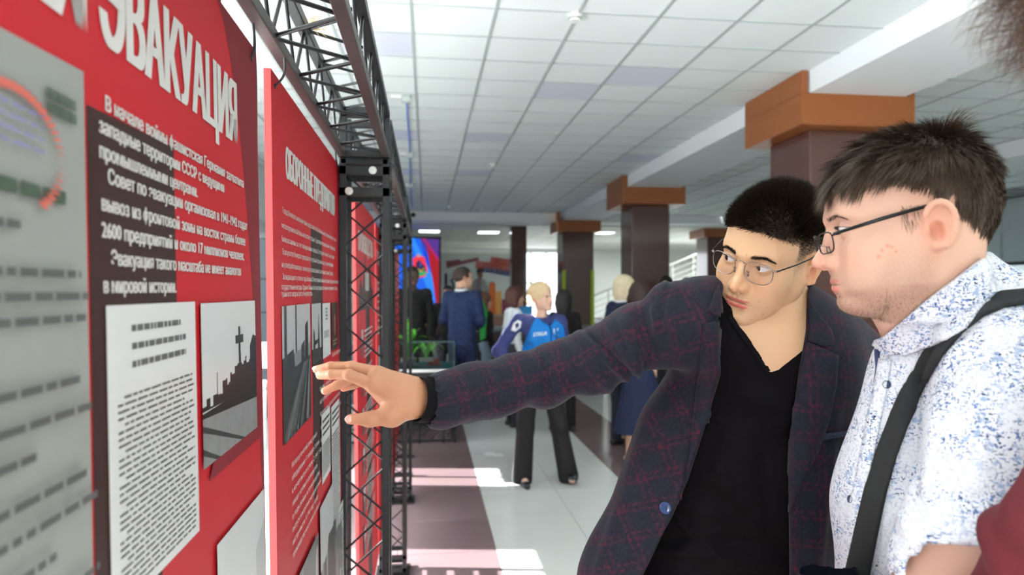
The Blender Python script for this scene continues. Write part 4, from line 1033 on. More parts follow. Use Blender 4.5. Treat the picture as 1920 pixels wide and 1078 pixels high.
def legs_and_shoes(e, hips, feet, m=M_trou, ms=M_shoe, rt=.085, rk=.058, ra=.055, toes=(0, -1), h=.010, name='trousers', hipr=.13, hem=.10, shoelen=.17):
    "trousers (one mesh) and two shoes; hips/feet world points"
    hips = [V3(p) for p in hips]; feet = [V3(p) for p in feet]; mid = (hips[0]+hips[1])/2
    allp = np.array(hips+feet+[mid]); s = SDF(allp.min(0)-.2, allp.max(0)+.2, h)
    s.cone(hips[0], hips[1], hipr*.9, hipr*.9, .05); s.cone(mid+ZUP*.10, mid, hipr, hipr, .05)
    for hp, ft in zip(hips, feet):
        an = ft+ZUP*hem; kn = (hp+an)/2+np.array((toes[0], toes[1], 0))*.03
        s.chain([hp, kn, an], [rt, rk, ra], .03)
    P, F = s.mesh(); np_mesh(name, P, F, m, e)
    for ft in feet:
        t = np.array((toes[0], toes[1], 0.)); t /= np.linalg.norm(t)
        s = SDF(ft-.26, ft+.26+ZUP*0, .006); s.chain([ft-t*.04+ZUP*.04, ft+t*.06+ZUP*.035, ft+t*shoelen+ZUP*.028], [.038, .036, .028], .02); s.cone(ft+ZUP*.05, ft+ZUP*(hem+.02), .034, .034, .02)
        s.field(lambda X, Y, Z: Z-.004+0*X, ft-.26, ft+.26, 0); P, F = s.mesh(); np_mesh('shoe', P, F, ms, e)

# ---------------------------------------------------------------- man A : plaid jacket
A_F = Vector((-.838, -.545, -.25))
A_M = place_head(1396, 494, 1.15, A_F, math.radians(19), .92)
manA = empty('person', (.62, 1.25, 0), 'young man with glasses and plaid jacket over black top, reaching toward the panel', 'person')
sA = head_sdf(.00125, dict(jaw=.84, ear=16, wide=.965, nose=1.0, mouth_open=.0012, lid_up=.0046), necklen=.20)
PA, FA = sA.mesh(); PA = smooth_pts(PA, FA, 2, .4); PA[:, 2] = np.where((PA[:, 2] < -.05) & (PA[:, 2] > -.14), -.05+(PA[:, 2]+.05)*.98, PA[:, 2]+np.where(PA[:, 2] < -.05, .0018, 0)); NA = normals(PA, FA)
def scalpA(P):
    # hairline of the cropped cut: front edge straight, sides fade
    x, y, z = P.T; ax = np.abs(x)
    front = sstep(.058, .064, z+.10*np.maximum(0, .045-ax)*0-np.maximum(0, .07-y)*.0-np.maximum(0, ax-.048)*.25+np.maximum(0, .088-y-.0)*.55)
    top = np.where(y > .03, front, 1.0)
    side_top = sstep(.030, .060, z+np.maximum(0, -y)*.35)
    return top*side_top, np.where(y > .035, sstep(.02, .05, .075-y)*1.0, 1.0)*sstep(-.035-.0, .012, z+np.maximum(0, -y-.02)*.75)*np.where((y < .052), 1, 0)
tpA, fdA = scalpA(PA)
CA = head_tint(PA, SKIN*np.array((1.04, 1.08, .95)), stub=.08)
fade = np.clip(fdA*(.25+.75*sstep(.0, .05, PA[:, 2])), 0, 1)*.62
fade = np.where(PA[:, 1] < .040, fade, fade*0)*np.where((np.abs(PA[:, 0]) > .07) & (np.abs(PA[:, 1]+.012) < .026) & (PA[:, 2] < .02), .0, 1)
CA = CA*(1-fade[:, None])+np.array((.06, .04, .03))*fade[:, None]
CA = CA*(1-tpA[:, None]*.9)+np.array((.03, .02, .014))*tpA[:, None]*.9
for (mx_, mz_, mr_) in ((.006, .020, .0016), (.045, -.085, .0012), (.038, -.060, .001), (.030, -.098, .001), (.05, -.07, .0009)):
    g_ = (PA[:, 1] > .02)*np.exp(-(((PA[:, 0]-mx_)**2+(PA[:, 2]-mz_)**2)/mr_**2)); CA = CA*(1-.6*g_[:, None])+np.array((.3, .07, .05))*.6*g_[:, None]
PAw = xf(PA, A_M)
# neck and bust skin continues from the head
A_n = V3(A_M @ Vector((0, -.03, -.17)))
HT, WR = 1.115, None
def handA():
    s = SDF(px(560, 660, 1.0)-np.array((.04, .12, .18)), px(860, 700, 1.2)+np.array((.1, .10, .08)), .0016)
    d0 = 1.12
    wr = px(800, 748, d0+.02); 
    s.cone(px(840, 742, d0+.03), wr, .031, .029, .01, flat=((0, 1, 0), .75)); s.cone(wr, px(765, 742, d0+.004), .0285, .030, .015, flat=((.2, 1, 0), .72))
    # palm
    for (a, b, ra, rb) in (((775, 752, d0), (700, 722, d0-.012), .022, .0140), ((772, 735, d0+.006), (708, 700, d0+.004), .021, .0135), ((775, 735, d0+.022), (715, 704, d0+.030), .018, .013), ((775, 742, d0+.035), (722, 714, d0+.05), .016, .012)):
        s.cone(px(*a), px(*b), ra, rb, .016)
    s.ell(px(735, 737, d0+.004), (.028, .017, .022), .02)
    fingers = [  # index, middle, ring, little : knuckle -> tip
        ([(700, 722, d0-.012), (655, 703, d0-.014), (622, 702, d0-.006), (600, 704, d0+.004)], [.0112, .0092, .0082, .0068]),
        ([(706, 699, d0+.006), (660, 688, d0+.008), (620, 687, d0+.010), (594, 693, d0+.014)], [.0112, .0092, .0080, .0066]),
        ([(715, 704, d0+.030), (668, 706, d0+.030), (632, 722, d0+.026), (609, 733, d0+.022)], [.0108, .0088, .0078, .0064]),
        ([(722, 714, d0+.050), (688, 712, d0+.048), (662, 722, d0+.042), (644, 728, d0+.036)], [.0098, .0078, .0070, .0060])]
    for pts, rs in fingers:
        pp_ = [px(*q) for q in pts]; s.chain(pp_, rs, .0025)
        s.ell(pp_[1], (rs[1]*1.06,)*3, .004)
    th = [px(772, 762, d0-.004), px(735, 778, d0-.020), px(694, 786, d0-.028), px(657, 786, d0-.032)]
    s.chain(th, [.0205, .0150, .0108, .0082], .010); s.cone(px(745, 745, d0-.004), th[1], .018, .014, .018)
    P, F = s.mesh(); P = smooth_pts(P, F, 2, .4)
    C = np.tile(SKIN*np.array((.72, .58, .48)), (len(P), 1))
    for pts, rs in fingers:
        t = px(*pts[-1]); g_ = gauss(P, t, (.012, .012, .012))[:, None]*.6; C = C*(1-g_)+np.array((.66, .25, .18))*g_
        t = px(*pts[1]); g_ = gauss(P, t, (.008, .012, .006))[:, None]*.3; C = C*(1-g_)+np.array((.62, .27, .20))*g_
    g_ = gauss(P, th[3], (.013, .013, .012))[:, None]*.6; C = C*(1-g_)+np.array((.66, .25, .18))*g_
    return P, F, C, fingers, th
PH, FH, CH, fingA, thA = handA()
# torso joints
nA = V3(Vector((-.47, -.88, 0)).normalized())
A_sR, A_sL = px(1292, 612, 1.145), px(1585, 672, 1.235)
A_el, A_wr = px(1018, 706, 1.215), px(812, 752, 1.135)
def torsoA(s, g):
    s.cone(A_sR, A_sL, .058+g, .060+g, .05, flat=(nA, .80))
    s.cone(px(1325, 566, 1.17), px(1560, 620, 1.22), .032+g, .030+g, .05, flat=(nA, .9))
    s.cone(px(1432, 690, 1.20), px(1392, 900, 1.225), .150+g, .152+g, .06, flat=(nA, .66))
    s.cone(px(1392, 900, 1.225), px(1345, 1110, 1.25), .152+g, .172+g*1.5, .06, flat=(nA, .66))
    s.cone(px(1345, 1110, 1.25), px(1330, 1330, 1.27), .172+g*1.5, .180+g, .06, flat=(nA, .66))
    if g > 0: s.cone(px(1295, 830, 1.225), px(1232, 1110, 1.25), .095, .135, .05, flat=(nA, .66)); s.cone(px(1232, 1110, 1.25), px(1225, 1300, 1.26), .135, .14, .05, flat=(nA, .66))
# skin under the shirt : neck and bust
sN = SDF((.25, .9, 1.3), (.95, 1.45, 1.72), .004)
sN.cone(V3(A_M @ Vector((0, -.024, -.09))), px(1452, 640, 1.19), .056, .062, .03); sN.cone(V3(A_M @ Vector((0, .01, -.11))), px(1440, 640, 1.17), .032, .038, .03)
torsoA(sN, -.019)
PN, FN = sN.mesh(); PN = smooth_pts(PN, FN, 2, .5); CN = np.tile(SKIN*np.array((1.03, 1.05, .93)), (len(PN), 1))
# forearm inside the sleeve, the other arm and the legs complete the one body
sB = SDF((-.1, .9, .1), (1.05, 1.75, 1.62), .009)
sB.chain([A_sR, px(1200, 632, 1.165), A_el, A_wr], [.035, .034, .032, .028], .01); A_elL, A_wrL = px(1636, 905, 1.30), px(1615, 1110, 1.22)
sB.chain([A_sL, px(1632, 770, 1.275), A_elL, A_wrL, px(1600, 1200, 1.2)], [.045, .036, .033, .026, .03], .02)
sB.cone(px(1432, 760, 1.24), px(1345, 1110, 1.28), .07, .07, .04, flat=(nA, .7))
A_hips = [np.array((.42, 1.24, .88)), np.array((.60, 1.20, .88))]; A_feet = [np.array((.38, 1.42, 0)), np.array((.66, 1.36, 0))]
for hp, ft in zip(A_hips, A_feet): sB.chain([hp, (hp+ft)/2+np.array((0, -.02, 0)), ft+ZUP*.1], [.07, .05, .04], .03)
PB, FB = sB.mesh(); CB = np.tile(SKIN, (len(PB), 1))
off = 0; Ps, Fs, Cs = [], [], []
for P_, F_, C_ in ((PAw, FA, CA), (PN, FN, CN), (PH, FH, CH), (PB, FB, CB)): Ps.append(P_); Fs.append(F_+off); Cs.append(C_); off += len(P_)
np_mesh('body', np.concatenate(Ps), np.concatenate(Fs), M_skin, manA, np.concatenate(Cs))
eyes(A_M, manA, (-.50, .88, -.04))
# nails
M_nail = mat('finger nail', (.72, .42, .34), .25)
def nail(tip, prev, r, up, parent):
    tip = V3(tip); t = tip-V3(prev); t /= np.linalg.norm(t); up = up-t*(up@t); up /= np.linalg.norm(up); sd_ = np.cross(t, up)
    s_ = SDF(tip-.02, tip+.02, .0008); s_.ell(tip+up*r*.62+t*r*.1, (r*.95, r*.72, r*.42), .001, rot=np.stack([t, sd_, up]))
    P, F = s_.mesh(); np_mesh('nail', P, F, M_nail, parent)
toC = -V3(ray(600, 700)); toC /= np.linalg.norm(toC)
for (pts, rs) in fingA[:2]: nail(px(*pts[3]), px(*pts[2]), rs[3], toC*.6+ZUP*.9, manA)
nail(thA[3], thA[2], .0082, toC*1.0+ZUP*.1, manA)
# black top
sT = SDF((.1, .85, .78), (1.05, 1.6, 1.66), .0042); torsoA(sT, -.010)
vn = [(1368, 560), (1383, 605), (1443, 689), (1460, 680), (1512, 615), (1516, 560)]
sT.field(lambda X, Y, Z: (lambda q: poly_sd(q[0], q[1], vn)*q[2]/F_PX)(pixels(X, Y, Z)), (.2, .8, 1.4), (1.0, 1.25, 1.7), .004)
PT, FT = sT.mesh(); PT = smooth_pts(PT, FT, 2, .5)
NT = normals(PT, FT); uT, vT, _ = pixels(*PT.T)
def fold(u, v, a, b, w, amp, uu, vv):
    ax, ay = a; bx_, by = b; ex, ey = bx_-ax, by-ay; L2 = ex*ex+ey*ey; t = ((uu-ax)*ex+(vv-ay)*ey)/L2; d = ((uu-ax)*ey-(vv-ay)*ex)/math.sqrt(L2)
    return amp*np.exp(-(d/w)**2)*sstep(-.15, .15, t)*(1-sstep(.85, 1.15, t))
dT = np.zeros(len(PT))
for a, b, w, am in (((1300, 990), (1350, 1040), 8, .006), ((1262, 960), (1300, 1010), 6, .005), ((1290, 955), (1430, 990), 9, .005), ((1240, 1030), (1460, 1060), 10, .007), ((1300, 900), (1450, 930), 12, .004), ((1360, 830), (1470, 800), 14, .004), ((1380, 740), (1475, 770), 14, .003), ((1340, 880), (1400, 960), 10, .005), ((1430, 820), (1440, 990), 12, -.004), ((1260, 1010), (1470, 1020), 8, -.005), ((1340, 790), (1420, 760), 12, .003)): dT += fold(0, 0, a, b, w, am, uT, vT)
dT += .0012*np.sin(uT*.05+np.sin(vT*.03)*2)
PT = PT+NT*dT[:, None]; teeA = np_mesh('v_neck_top', PT, FT, M_tee, manA)
bvT = bvh_of(PT, FT)
patch('neck_rib', [bvT], ribbon([(1366, 590), (1379, 611), (1441, 697)], 8), .001, .0018, M_blackcloth, manA, 5)
# jacket : shell with an open front
sJ = SDF((-.12, .85, .74), (1.1, 1.75, 1.72), .0046); torsoA(sJ, .008)
sJ.chain([A_sR+(A_sL-A_sR)*.02, px(1200, 632, 1.165), px(1110, 675, 1.20), A_el, px(900, 732, 1.17), px(826, 752, 1.140)], [.062, .055, .052, .0500, .0475, .047], .022); sJ.cone(px(1252, 566, 1.135), px(1262, 610, 1.12), .031, .036, .016)
sJ.chain([A_sL, px(1632, 760, 1.27), A_elL, A_wrL], [.064, .060, .054, .046], .012)
sJ.cone(px(1255, 575, 1.135), px(1300, 568, 1.15), .030, .03, .03)
# inner cavity : everything inside the shirt line stays hollow only in the open front
opening = [(1360, 520), (1346, 600), (1352, 700), (1322, 800), (1290, 900), (1262, 965), (1225, 1040), (1190, 1110), (1170, 1400), (1478, 1400), (1480, 1078), (1478, 900), (1482, 820), (1497, 700), (1511, 620), (1513, 520)]
ctrd = V3(atd(1410, 800, 1.19))
def open_fn(X, Y, Z):
    u, v, f = pixels(X, Y, Z); d = poly_sd(u, v, opening)*f/F_PX
    return np.maximum(d, -((X-ctrd[0])*nA[0]+(Y-ctrd[1])*nA[1]+.02))
sJ.field(open_fn, (.1, .8, .74), (1.0, 1.5, 1.72), .004)
nk = V3(A_M @ Vector((0, -.028, -.10)))
sJ.cone(nk, px(1452, 625, 1.19), .068, .072, .008, 's')
sc_ = px(826, 752, 1.140); sd2 = px(780, 752, 1.12)
sJ.cone(sc_+(sc_-sd2)*.0, sd2, .0375, .040, .001, 's')
PJ, FJ = sJ.mesh(); PJ = smooth_pts(PJ, FJ, 2, .5); NJ = normals(PJ, FJ); uJ, vJ, fJ = pixels(*PJ.T)
# arm coordinate
armpts = [A_sR, px(1200, 632, 1.165), px(1110, 675, 1.20), A_el, px(900, 732, 1.17), px(826, 752, 1.14)]
def arm_coord(P):
    best = np.full(len(P), 9.); S = np.zeros(len(P)); base = 0; AX = np.zeros((len(P), 3)); Q = np.zeros((len(P), 3))
    for a, b in zip(armpts[:-1], armpts[1:]):
        L = np.linalg.norm(b-a); t = np.clip(((P-a)@(b-a))/L**2, 0, 1); q = a+t[:, None]*(b-a); d = np.linalg.norm(P-q, axis=1); k = d < best
        best = np.where(k, d, best); S = np.where(k, base+t*L, S); AX[k] = (b-a)/L; Q[k] = q[k]; base += L
    w = P-Q; e2 = np.cross(AX, ZUP); e2 /= np.linalg.norm(e2, axis=1)[:, None]; e3 = np.cross(e2, AX)
    an = np.arctan2((w*e2).sum(1), (w*e3).sum(1)); return S, an, best
SJ, AJ, BJ = arm_coord(PJ)
onarm = (SJ > .03) & (BJ < .10) & (uJ < 1262)
seam = [(1258, 528), (1247, 560), (1236, 620), (1212, 690), (1198, 722)]
ca, sa_ = math.cos(math.radians(-20)), math.sin(math.radians(-20))
def cloth_uv(P, arm=None):
    S, A_, B = arm_coord(P); u, v, f = pixels(*P.T)
    if arm is None: arm = (S > .03) & (B < .10) & (u < 1262)
    a = (P@CAMX); b = P[:, 2]-.25*(P@nA); tx, tz = a*ca-b*sa_, a*sa_+b*ca
    r = P@V3(Vector((math.sin(YAW), math.cos(YAW), 0)))
    right = u > 1480; tx = np.where(right, a+.06*b, tx); tz = np.where(right, b, tz)
    return np.stack([np.where(arm, S, tx), np.where(arm, A_*.052, tz), r], 1)
# folds : sleeve rings, drag lines at the armpit and the pocket flap region
dJ = np.zeros(len(PJ))
env = sstep(.02, .07, SJ)*onarm
fr = (np.sin((SJ*58)+1.6*np.cos(AJ+.6)+.8*np.sin(SJ*21)))
dJ += env*fr*(.0026*np.exp(-((SJ-.33)/.10)**2)+.0012)
for a, b, w, am in (((1168, 598), (1205, 700), 9, .008), ((1205, 590), (1222, 690), 9, -.008), ((1188, 592), (1212, 700), 5, -.010), ((1085, 625), (1190, 722), 8, .007), ((1100, 622), (1196, 716), 5, -.007), ((1050, 640), (1150, 735), 9, .005), ((1140, 605), (1200, 712), 7, .006), ((980, 665), (1060, 745), 10, .004), ((1195, 720), (1090, 745), 6, .004), ((1225, 575), (1235, 640), 6, .006), ((900, 740), (1150, 700), 12, -.003), ((860, 700), (880, 780), 7, .003), ((930, 690), (965, 760), 9, -.003)): dJ += fold(0, 0, a, b, w, am, uJ, vJ)*(fJ < 1.25)
for a, b, w, am in (((1262, 700), (1180, 900), 16, .004), ((1310, 720), (1205, 1000), 18, -.004), ((1220, 760), (1150, 1000), 12, .004), ((1560, 850), (1530, 1078), 12, .005), ((1590, 760), (1560, 1000), 12, -.004), ((1530, 700), (1510, 900), 16, .003), ((1160, 960), (1120, 1078), 12, .006), ((1240, 980), (1180, 1078), 12, -.005)): dJ += fold(0, 0, a, b, w, am, uJ, vJ)*(fJ < 1.3)
# sleeve-head seam
dJ -= .0035*np.exp(-(poly_sd(uJ, vJ, ribbon(seam, 1.0))/3.0)**2)*(fJ < 1.2)
PJ = PJ+NJ*dJ[:, None]
jac = np_mesh('jacket', PJ, FJ, M_plaid, manA, uv=cloth_uv(PJ)); bvJ = bvh_of(PJ, FJ)
# lapels, collar, pocket, buttons, cuffs
lapL = [(1347, 548), (1338, 572), (1332, 596), (1316, 640), (1307, 720), (1298, 800), (1284, 880), (1278, 930), (1292, 905), (1322, 806), (1350, 704), (1368, 640), (1371, 604), (1358, 588), (1336, 592), (1362, 583), (1372, 574), (1360, 545)]
patch('lapel', [bvJ, bvT], [(1345, 600), (1318, 608), (1312, 680), (1304, 760), (1294, 850), (1272, 945), (1290, 900), (1322, 802), (1345, 702), (1347, 640), (1347, 605)], .003, .0035, M_plaid, manA, 6, uvfn=lambda P: cloth_uv(P, np.zeros(len(P), bool)))
patch('collar', [bvJ, bvT], [(1345, 538), (1338, 552), (1328, 583), (1337, 591), (1348, 595), (1349, 565)], .004, .004, M_plaid, manA, 5, uvfn=lambda P: cloth_uv(P, np.zeros(len(P), bool)))
patch('lapel', [bvJ, bvT], [(1514, 642), (1545, 655), (1570, 668), (1566, 720), (1552, 790), (1530, 850), (1504, 900), (1481, 960), (1480, 900), (1484, 820), (1499, 710)], .003, .0035, M_plaid, manA, 6, uvfn=lambda P: cloth_uv(P, np.zeros(len(P), bool))+.013)
patch('collar', [bvJ, bvT], [(1517, 566), (1532, 588), (1556, 620), (1562, 640), (1546, 651), (1515, 640), (1517, 600)], .004, .004, M_plaid, manA, 5, uvfn=lambda P: cloth_uv(P, np.zeros(len(P), bool))+.02)
patch('breast_pocket', [bvJ], [(1534, 815), (1606, 803), (1609, 812), (1536, 826)], .002, .0025, mat('navy pocket edge', (.02, .028, .055), .8), manA, 5)
patch('pocket_welt', [bvJ], ribbon([(1156, 884), (1143, 930)], 5), .001, .002, M_blackcloth, manA, 5)
def button(bv, u, v, r, m, parent, rim=True):
    q = bv.ray_cast(EYE, ray(u, v).normalized())
    if q[0] is None: return
    n = q[1]; n = n if n.dot(ray(u, v)) < 0 else -n; rot = n.to_track_quat('Z', 'Y').to_matrix(); b = MB(); c = q[0]+n*.0015
    k = 20; rings = [(r, -.002), (r, .001), (r*.85, .0022), (r*.7, .0012), (0.0005, .0012)]
    for (rr, z) in rings: b.v += [tuple(c+rot @ Vector((rr*math.cos(2*math.pi*i/k), rr*math.sin(2*math.pi*i/k), z))) for i in range(k)]
    for j in range(len(rings)-1):
        for i in range(k): b.f.append((j*k+i, j*k+(i+1) % k, (j+1)*k+(i+1) % k, (j+1)*k+i)); b.mi.append(0)
    o = b.build('button', m, parent, smooth=True)
    for (a_, c_) in ((-.25, -.25), (.25, -.25), (-.25, .25), (.25, .25)):
        b = MB(); p = c+rot @ Vector((a_*r, c_*r, .001)); b.tube([p, p+n*.0009], r*.09, 6); h = b.build('thread_hole', M_ink, None); h.parent = o; h.matrix_parent_inverse = o.matrix_world.inverted(); h.matrix_parent_inverse = (Matrix.Translation(parent.location)).inverted() @ Matrix.Identity(4) if False else Matrix.Identity(4)
button(bvJ, 1248, 952, .0105, mat('glossy navy button', (.03, .06, .16), .15, coat=.5), manA)
# cuff of the dark undershirt
b = MB(); c0, c1 = px(822, 752, 1.138), px(783, 749, 1.118); ax_ = (c1-c0)/np.linalg.norm(c1-c0)
b.tube([c0+ (c0-c1)*.6, c0, c1], [.036, .0365, .0365], 28, False); b.tube([c1, c1+(c0-c1)*.12], [.0365, .033], 28, False); b.tube([c1+(c0-c1)*.12, c0], [.033, .033], 28, False)
o = b.build('shirt_cuff', M_blackcloth, manA, smooth=True)
b = MB(); pts = [px(1514, 622, 1.17), px(1512, 645, 1.165), px(1502, 660, 1.16)]
b.tube([px(1517, 628, 1.168), px(1511, 644, 1.160), px(1500, 656, 1.152)], .0007, 6); b.build('neck_cord', M_ink, manA)
legs_and_shoes(manA, A_hips, A_feet, toes=(-.5, -.86))
# hair of A
M_hairA = mat('dark brown cropped hair', (.016, .010, .006), .6, spec=.2)
rd = np.random.RandomState(4)
q = scatter(PA, FA, 26000, tpA, 1); iu = rd.rand(len(q))
nrm = q-np.array((0, -.01, .02)); nrm /= np.linalg.norm(nrm, axis=1)[:, None]
front = sstep(.02, .09, q[:, 1])
dr_ = nrm+np.stack([.05*rd.randn(len(q)), .55*front+.1*rd.randn(len(q)), .15*rd.randn(len(q))-.1*front], 1)
tl_ = sstep(.035, .075, q[:, 2])
hair_strands('hair', q, dr_, (.006+.017*tl_)*(.8+.3*rd.rand(len(q))), .0008, M_hairA, manA, 2, 3, .1, .1, M=A_M)
q = scatter(PA, FA, 9000, np.clip(fade*(1-tpA), 0, 1), 5); nrm = q-np.array((0, -.01, .02)); nrm /= np.linalg.norm(nrm, axis=1)[:, None]
hair_strands('hair', q, nrm*.35+np.array((0, -.5, -.5)), .0018+.004*sstep(.0, .06, q[:, 2]), .0004, M_hairA, manA, 6, 1, M=A_M)
def brows(Pm, Fm, M, parent, m, seed, thick=1.0, n=700, zz=0):
    rs_ = np.random.RandomState(seed); P_, D_ = [], []
    bv = bvh_of(Pm, Fm)
    for q_ in (-1, 1):
        for i in range(n):
            t = rs_.rand(); x = .0135+.036*t; z = .0158+zz+.0055*math.sin(min(1, t*1.15)*math.pi*.62)-.0045*max(0, t-.6)/.4*1.2+rs_.randn()*.0017*thick*(1.1-.75*t)
            h = bv.ray_cast(Vector((q_*x, .2, z)), Vector((0, -1, 0)))
            if h[0] is None: continue
            P_.append(tuple(h[0])); D_.append((q_*(.55+.5*t), .08, .75-1.1*t+rs_.randn()*.15))
    P_ = np.array(P_); D_ = np.array(D_); hair_strands('eyebrow', P_, D_, .0055, .00042, m, parent, seed, 2, M=M)
brows(PA, FA, A_M, manA, M_hairA, 11, 1.3, 650, -.001)
def lashes(Pm, Fm, M, parent, m, seed):
    P_, D_ = [], []
    for q_ in (-1, 1):
        for i in range(70):
            u = -1+2*i/69; x = .0322+.0142*u; z = .0018*u-.0008+.0048*(1-u*u); y = .0768+math.sqrt(max(0, .0141**2-(x-.0315)**2-z*z)); P_.append((q_*x, y, z)); D_.append((q_*.3*u, 1, .25))
    hair_strands('eyelashes', np.array(P_), np.array(D_), .006, .0005, m, parent, seed, 2, M=M)
lashes(PA, FA, A_M, manA, M_ink, 3)
# glasses
M_wire = mat('silver brown wire', (.30, .25, .22), .25, metal=.9); M_blkfr = mat('black spectacle metal', (.015, .017, .018), .3, metal=.5)
def lens_glass():
    m = bpy.data.materials.new('spectacle lens'); m.use_nodes = True; t = m.node_tree; t.nodes.clear(); o = nd(t, 'ShaderNodeOutputMaterial'); mx = nd(t, 'ShaderNodeMixShader'); tr = nd(t, 'ShaderNodeBsdfTransparent'); gl = nd(t, 'ShaderNodeBsdfGlossy', Roughness=.02); fr = nd(t, 'ShaderNodeValue'); fr.outputs[0].default_value = .05
    tr.inputs[0].default_value = (.95, .93, .93, 1)
    t.links.new(fr.outputs[0], mx.inputs[0]); t.links.new(tr.outputs[0], mx.inputs[1]); t.links.new(gl.outputs[0], mx.inputs[2]); t.links.new(mx.outputs[0], o.inputs[0]); return m
M_lens = lens_glass()
def glasses(M, outline, wire, r, lens_y, tilt, temple_end, tem_m, tem_r, label, cx=.0335, zc=-.006, pads=True, half=False):
    g0 = empty('glasses', tuple(M @ Vector((0, .1, 0))), label, 'glasses')
    def G(x, z, y=0): return M @ Vector((x, lens_y-.0022*((abs(x)/.03)**2)+math.tan(tilt)*(z-zc)+y, z))
    for q_ in (-1, 1):
        n = 40; pts = []
        for i in range(n+1):
            a = 2*math.pi*i/n; x, z = outline(a); pts.append(G(q_*(cx+x), zc+z))
        b = MB(); b.tube(pts, r, 8, False); b.build('rim', wire, g0, smooth=True)
        b = MB(); c = G(q_*cx, zc); b.v = [tuple(c)]+[tuple(p) for p in pts[:-1]]; b.f = [(0, 1+i, 1+(i+1) % n) if q_ < 0 else (0, 1+(i+1) % n, 1+i) for i in range(n)]; b.mi = [0]*n; b.build('lens', M_lens, g0, smooth=True, fixn=False)
        xo = max(outline(2*math.pi*i/n)[0] for i in range(n)); hz = zc+outline(math.radians(25))[1]
        hx = q_*(cx+xo)
        b = MB(); b.tube([G(hx-q_*.001, hz), G(hx+q_*.004, hz+.001, -.001), G(hx+q_*.0055, hz+.0012, -.006)], [r*1.5, r*2.0, r*1.7], 8); b.build('hinge', wire, g0, smooth=True)
        h = Vector((hx+q_*.0055, lens_y-.008, hz+.0012)); e_ = Vector((q_*temple_end[0], temple_end[1], temple_end[2]))
        b = MB(); mid = (h+e_)/2+Vector((q_*.004, 0, .001)); b.tube([M @ h, M @ mid, M @ e_, M @ (e_+Vector((-q_*.002, -.022, -.012)))], tem_r, 8); b.build('temple', tem_m, g0, smooth=True)
        if pads:
            b = MB(); b.tube([G(q_*.013, zc-.001), M @ Vector((q_*.0125, lens_y-.008, zc-.004)), M @ Vector((q_*.0105, lens_y-.009, zc-.008))], [.0006, .0006, .0006], 6); b.tube([M @ Vector((q_*.0108, lens_y-.010, zc-.004)), M @ Vector((q_*.0118, lens_y-.011, zc-.013))], [.0022, .0026], 8); b.build('nose_pad', M_wire, g0, smooth=True)
    xi = min(outline(2*math.pi*i/40)[0] for i in range(40)); zb = zc+outline(math.radians(150))[1]
    b = MB(); b.tube([G(-(cx+xi), zb), G(-.004, zb+.003, .0015), G(.004, zb+.003, .0015), G(cx+xi, zb)], r, 8); b.build('bridge', wire, g0, smooth=True)
    return g0
def outA(a):
    c, s_ = math.cos(a), math.sin(a); x = .0245*math.copysign(abs(c)**.72, c); z = .0190*math.copysign(abs(s_)**(.62 if s_ > 0 else .95), s_)
    return x*(1+.04*s_), z
glasses(A_M, outA, M_wire, .0008, .1045, .10, (.0800, -.004, .016), M_blkfr, [.0012, .0011, .0014, .0018], 'thin wire glasses with rounded square lenses on the man in the plaid jacket')
# ---------------------------------------------------------------- man B : flecked shirt, seen in profile
B_F = Vector((-.931, .365, -.10))
B_M = place_head(1552, 437, .86, B_F, math.radians(0), .95, (0, .098, 0))
manB = empty('person', (.60, .82, 0), 'young man in profile with glasses and white short-sleeved shirt with blue flecks', 'person')
sBh = head_sdf(.00125, dict(jaw=1.04, fat=.005, wide=1.02, nose=1.5, lid_up=.0034, lid_down=.0036, ear=14, neckf=.72), necklen=.13)
sBh.cone((0, .05, -.104), (0, .012, -.118), .028, .034, .03)
PBh, FBh = sBh.mesh(); PBh = smooth_pts(PBh, FBh, 2, .4); _zb = PBh[:, 2] < -.078; PBh[:, 1] = np.where(_zb & (PBh[:, 1] > .05), PBh[:, 1]-.007*sstep(-.078, -.10, PBh[:, 2]), PBh[:, 1]); PBh[:, 2] = np.where(_zb, -.078+(PBh[:, 2]+.078)*.70, PBh[:, 2])
def scalpB(P):
    x, y, z = P.T; ax = np.abs(x)
    top = sstep(.058, .064, z+np.maximum(0, .05-y)*1.0)
    sideF = np.where(y > -.012, sstep(.034, .042, z-.45*(y-.0)), 0); sideB = np.where(y <= -.012, sstep(-.006, .006, z+np.maximum(0, -y-.036)*.75-np.maximum(0, .034+y)*.45), 0)
    m = np.maximum(np.where(y > .045, top, 0), np.where(y <= .045, np.maximum(sideF, sideB), 0))
    burn = (ax > .05)*(np.abs(y-.020) < .008)*sstep(.012, .022, z)*.35
    ear = (ax > .071)*(y > -.034)*(y < .014)*(z < .026)*(z > -.06)
    return m*(1-ear)
tpB = scalpB(PBh)
CB_ = head_tint(PBh, np.array((.64, .39, .285)), stub=.42, lips=.72)
CB_ = CB_*(1-.85*tpB[:, None])+np.array((.05, .032, .022))*.85*tpB[:, None]
for (y_, z_, r_) in ((.045, -.028, .0022), (.052, -.033, .0018), (.056, -.040, .0022), (.040, -.030, .0016), (.036, -.036, .0015)):
    g_ = np.exp(-(((PBh[:, 1]-y_)**2+(PBh[:, 2]-z_)**2)/r_**2))*(PBh[:, 0] > 0); CB_ = CB_*(1-.55*g_[:, None])+np.array((.55, .12, .09))*.55*g_[:, None]
nB = V3(Vector((-.62, -.78, 0)).normalized())      # his left side faces the camera
fB = V3(Vector((-.80, .60, 0)).normalized())      # chest direction
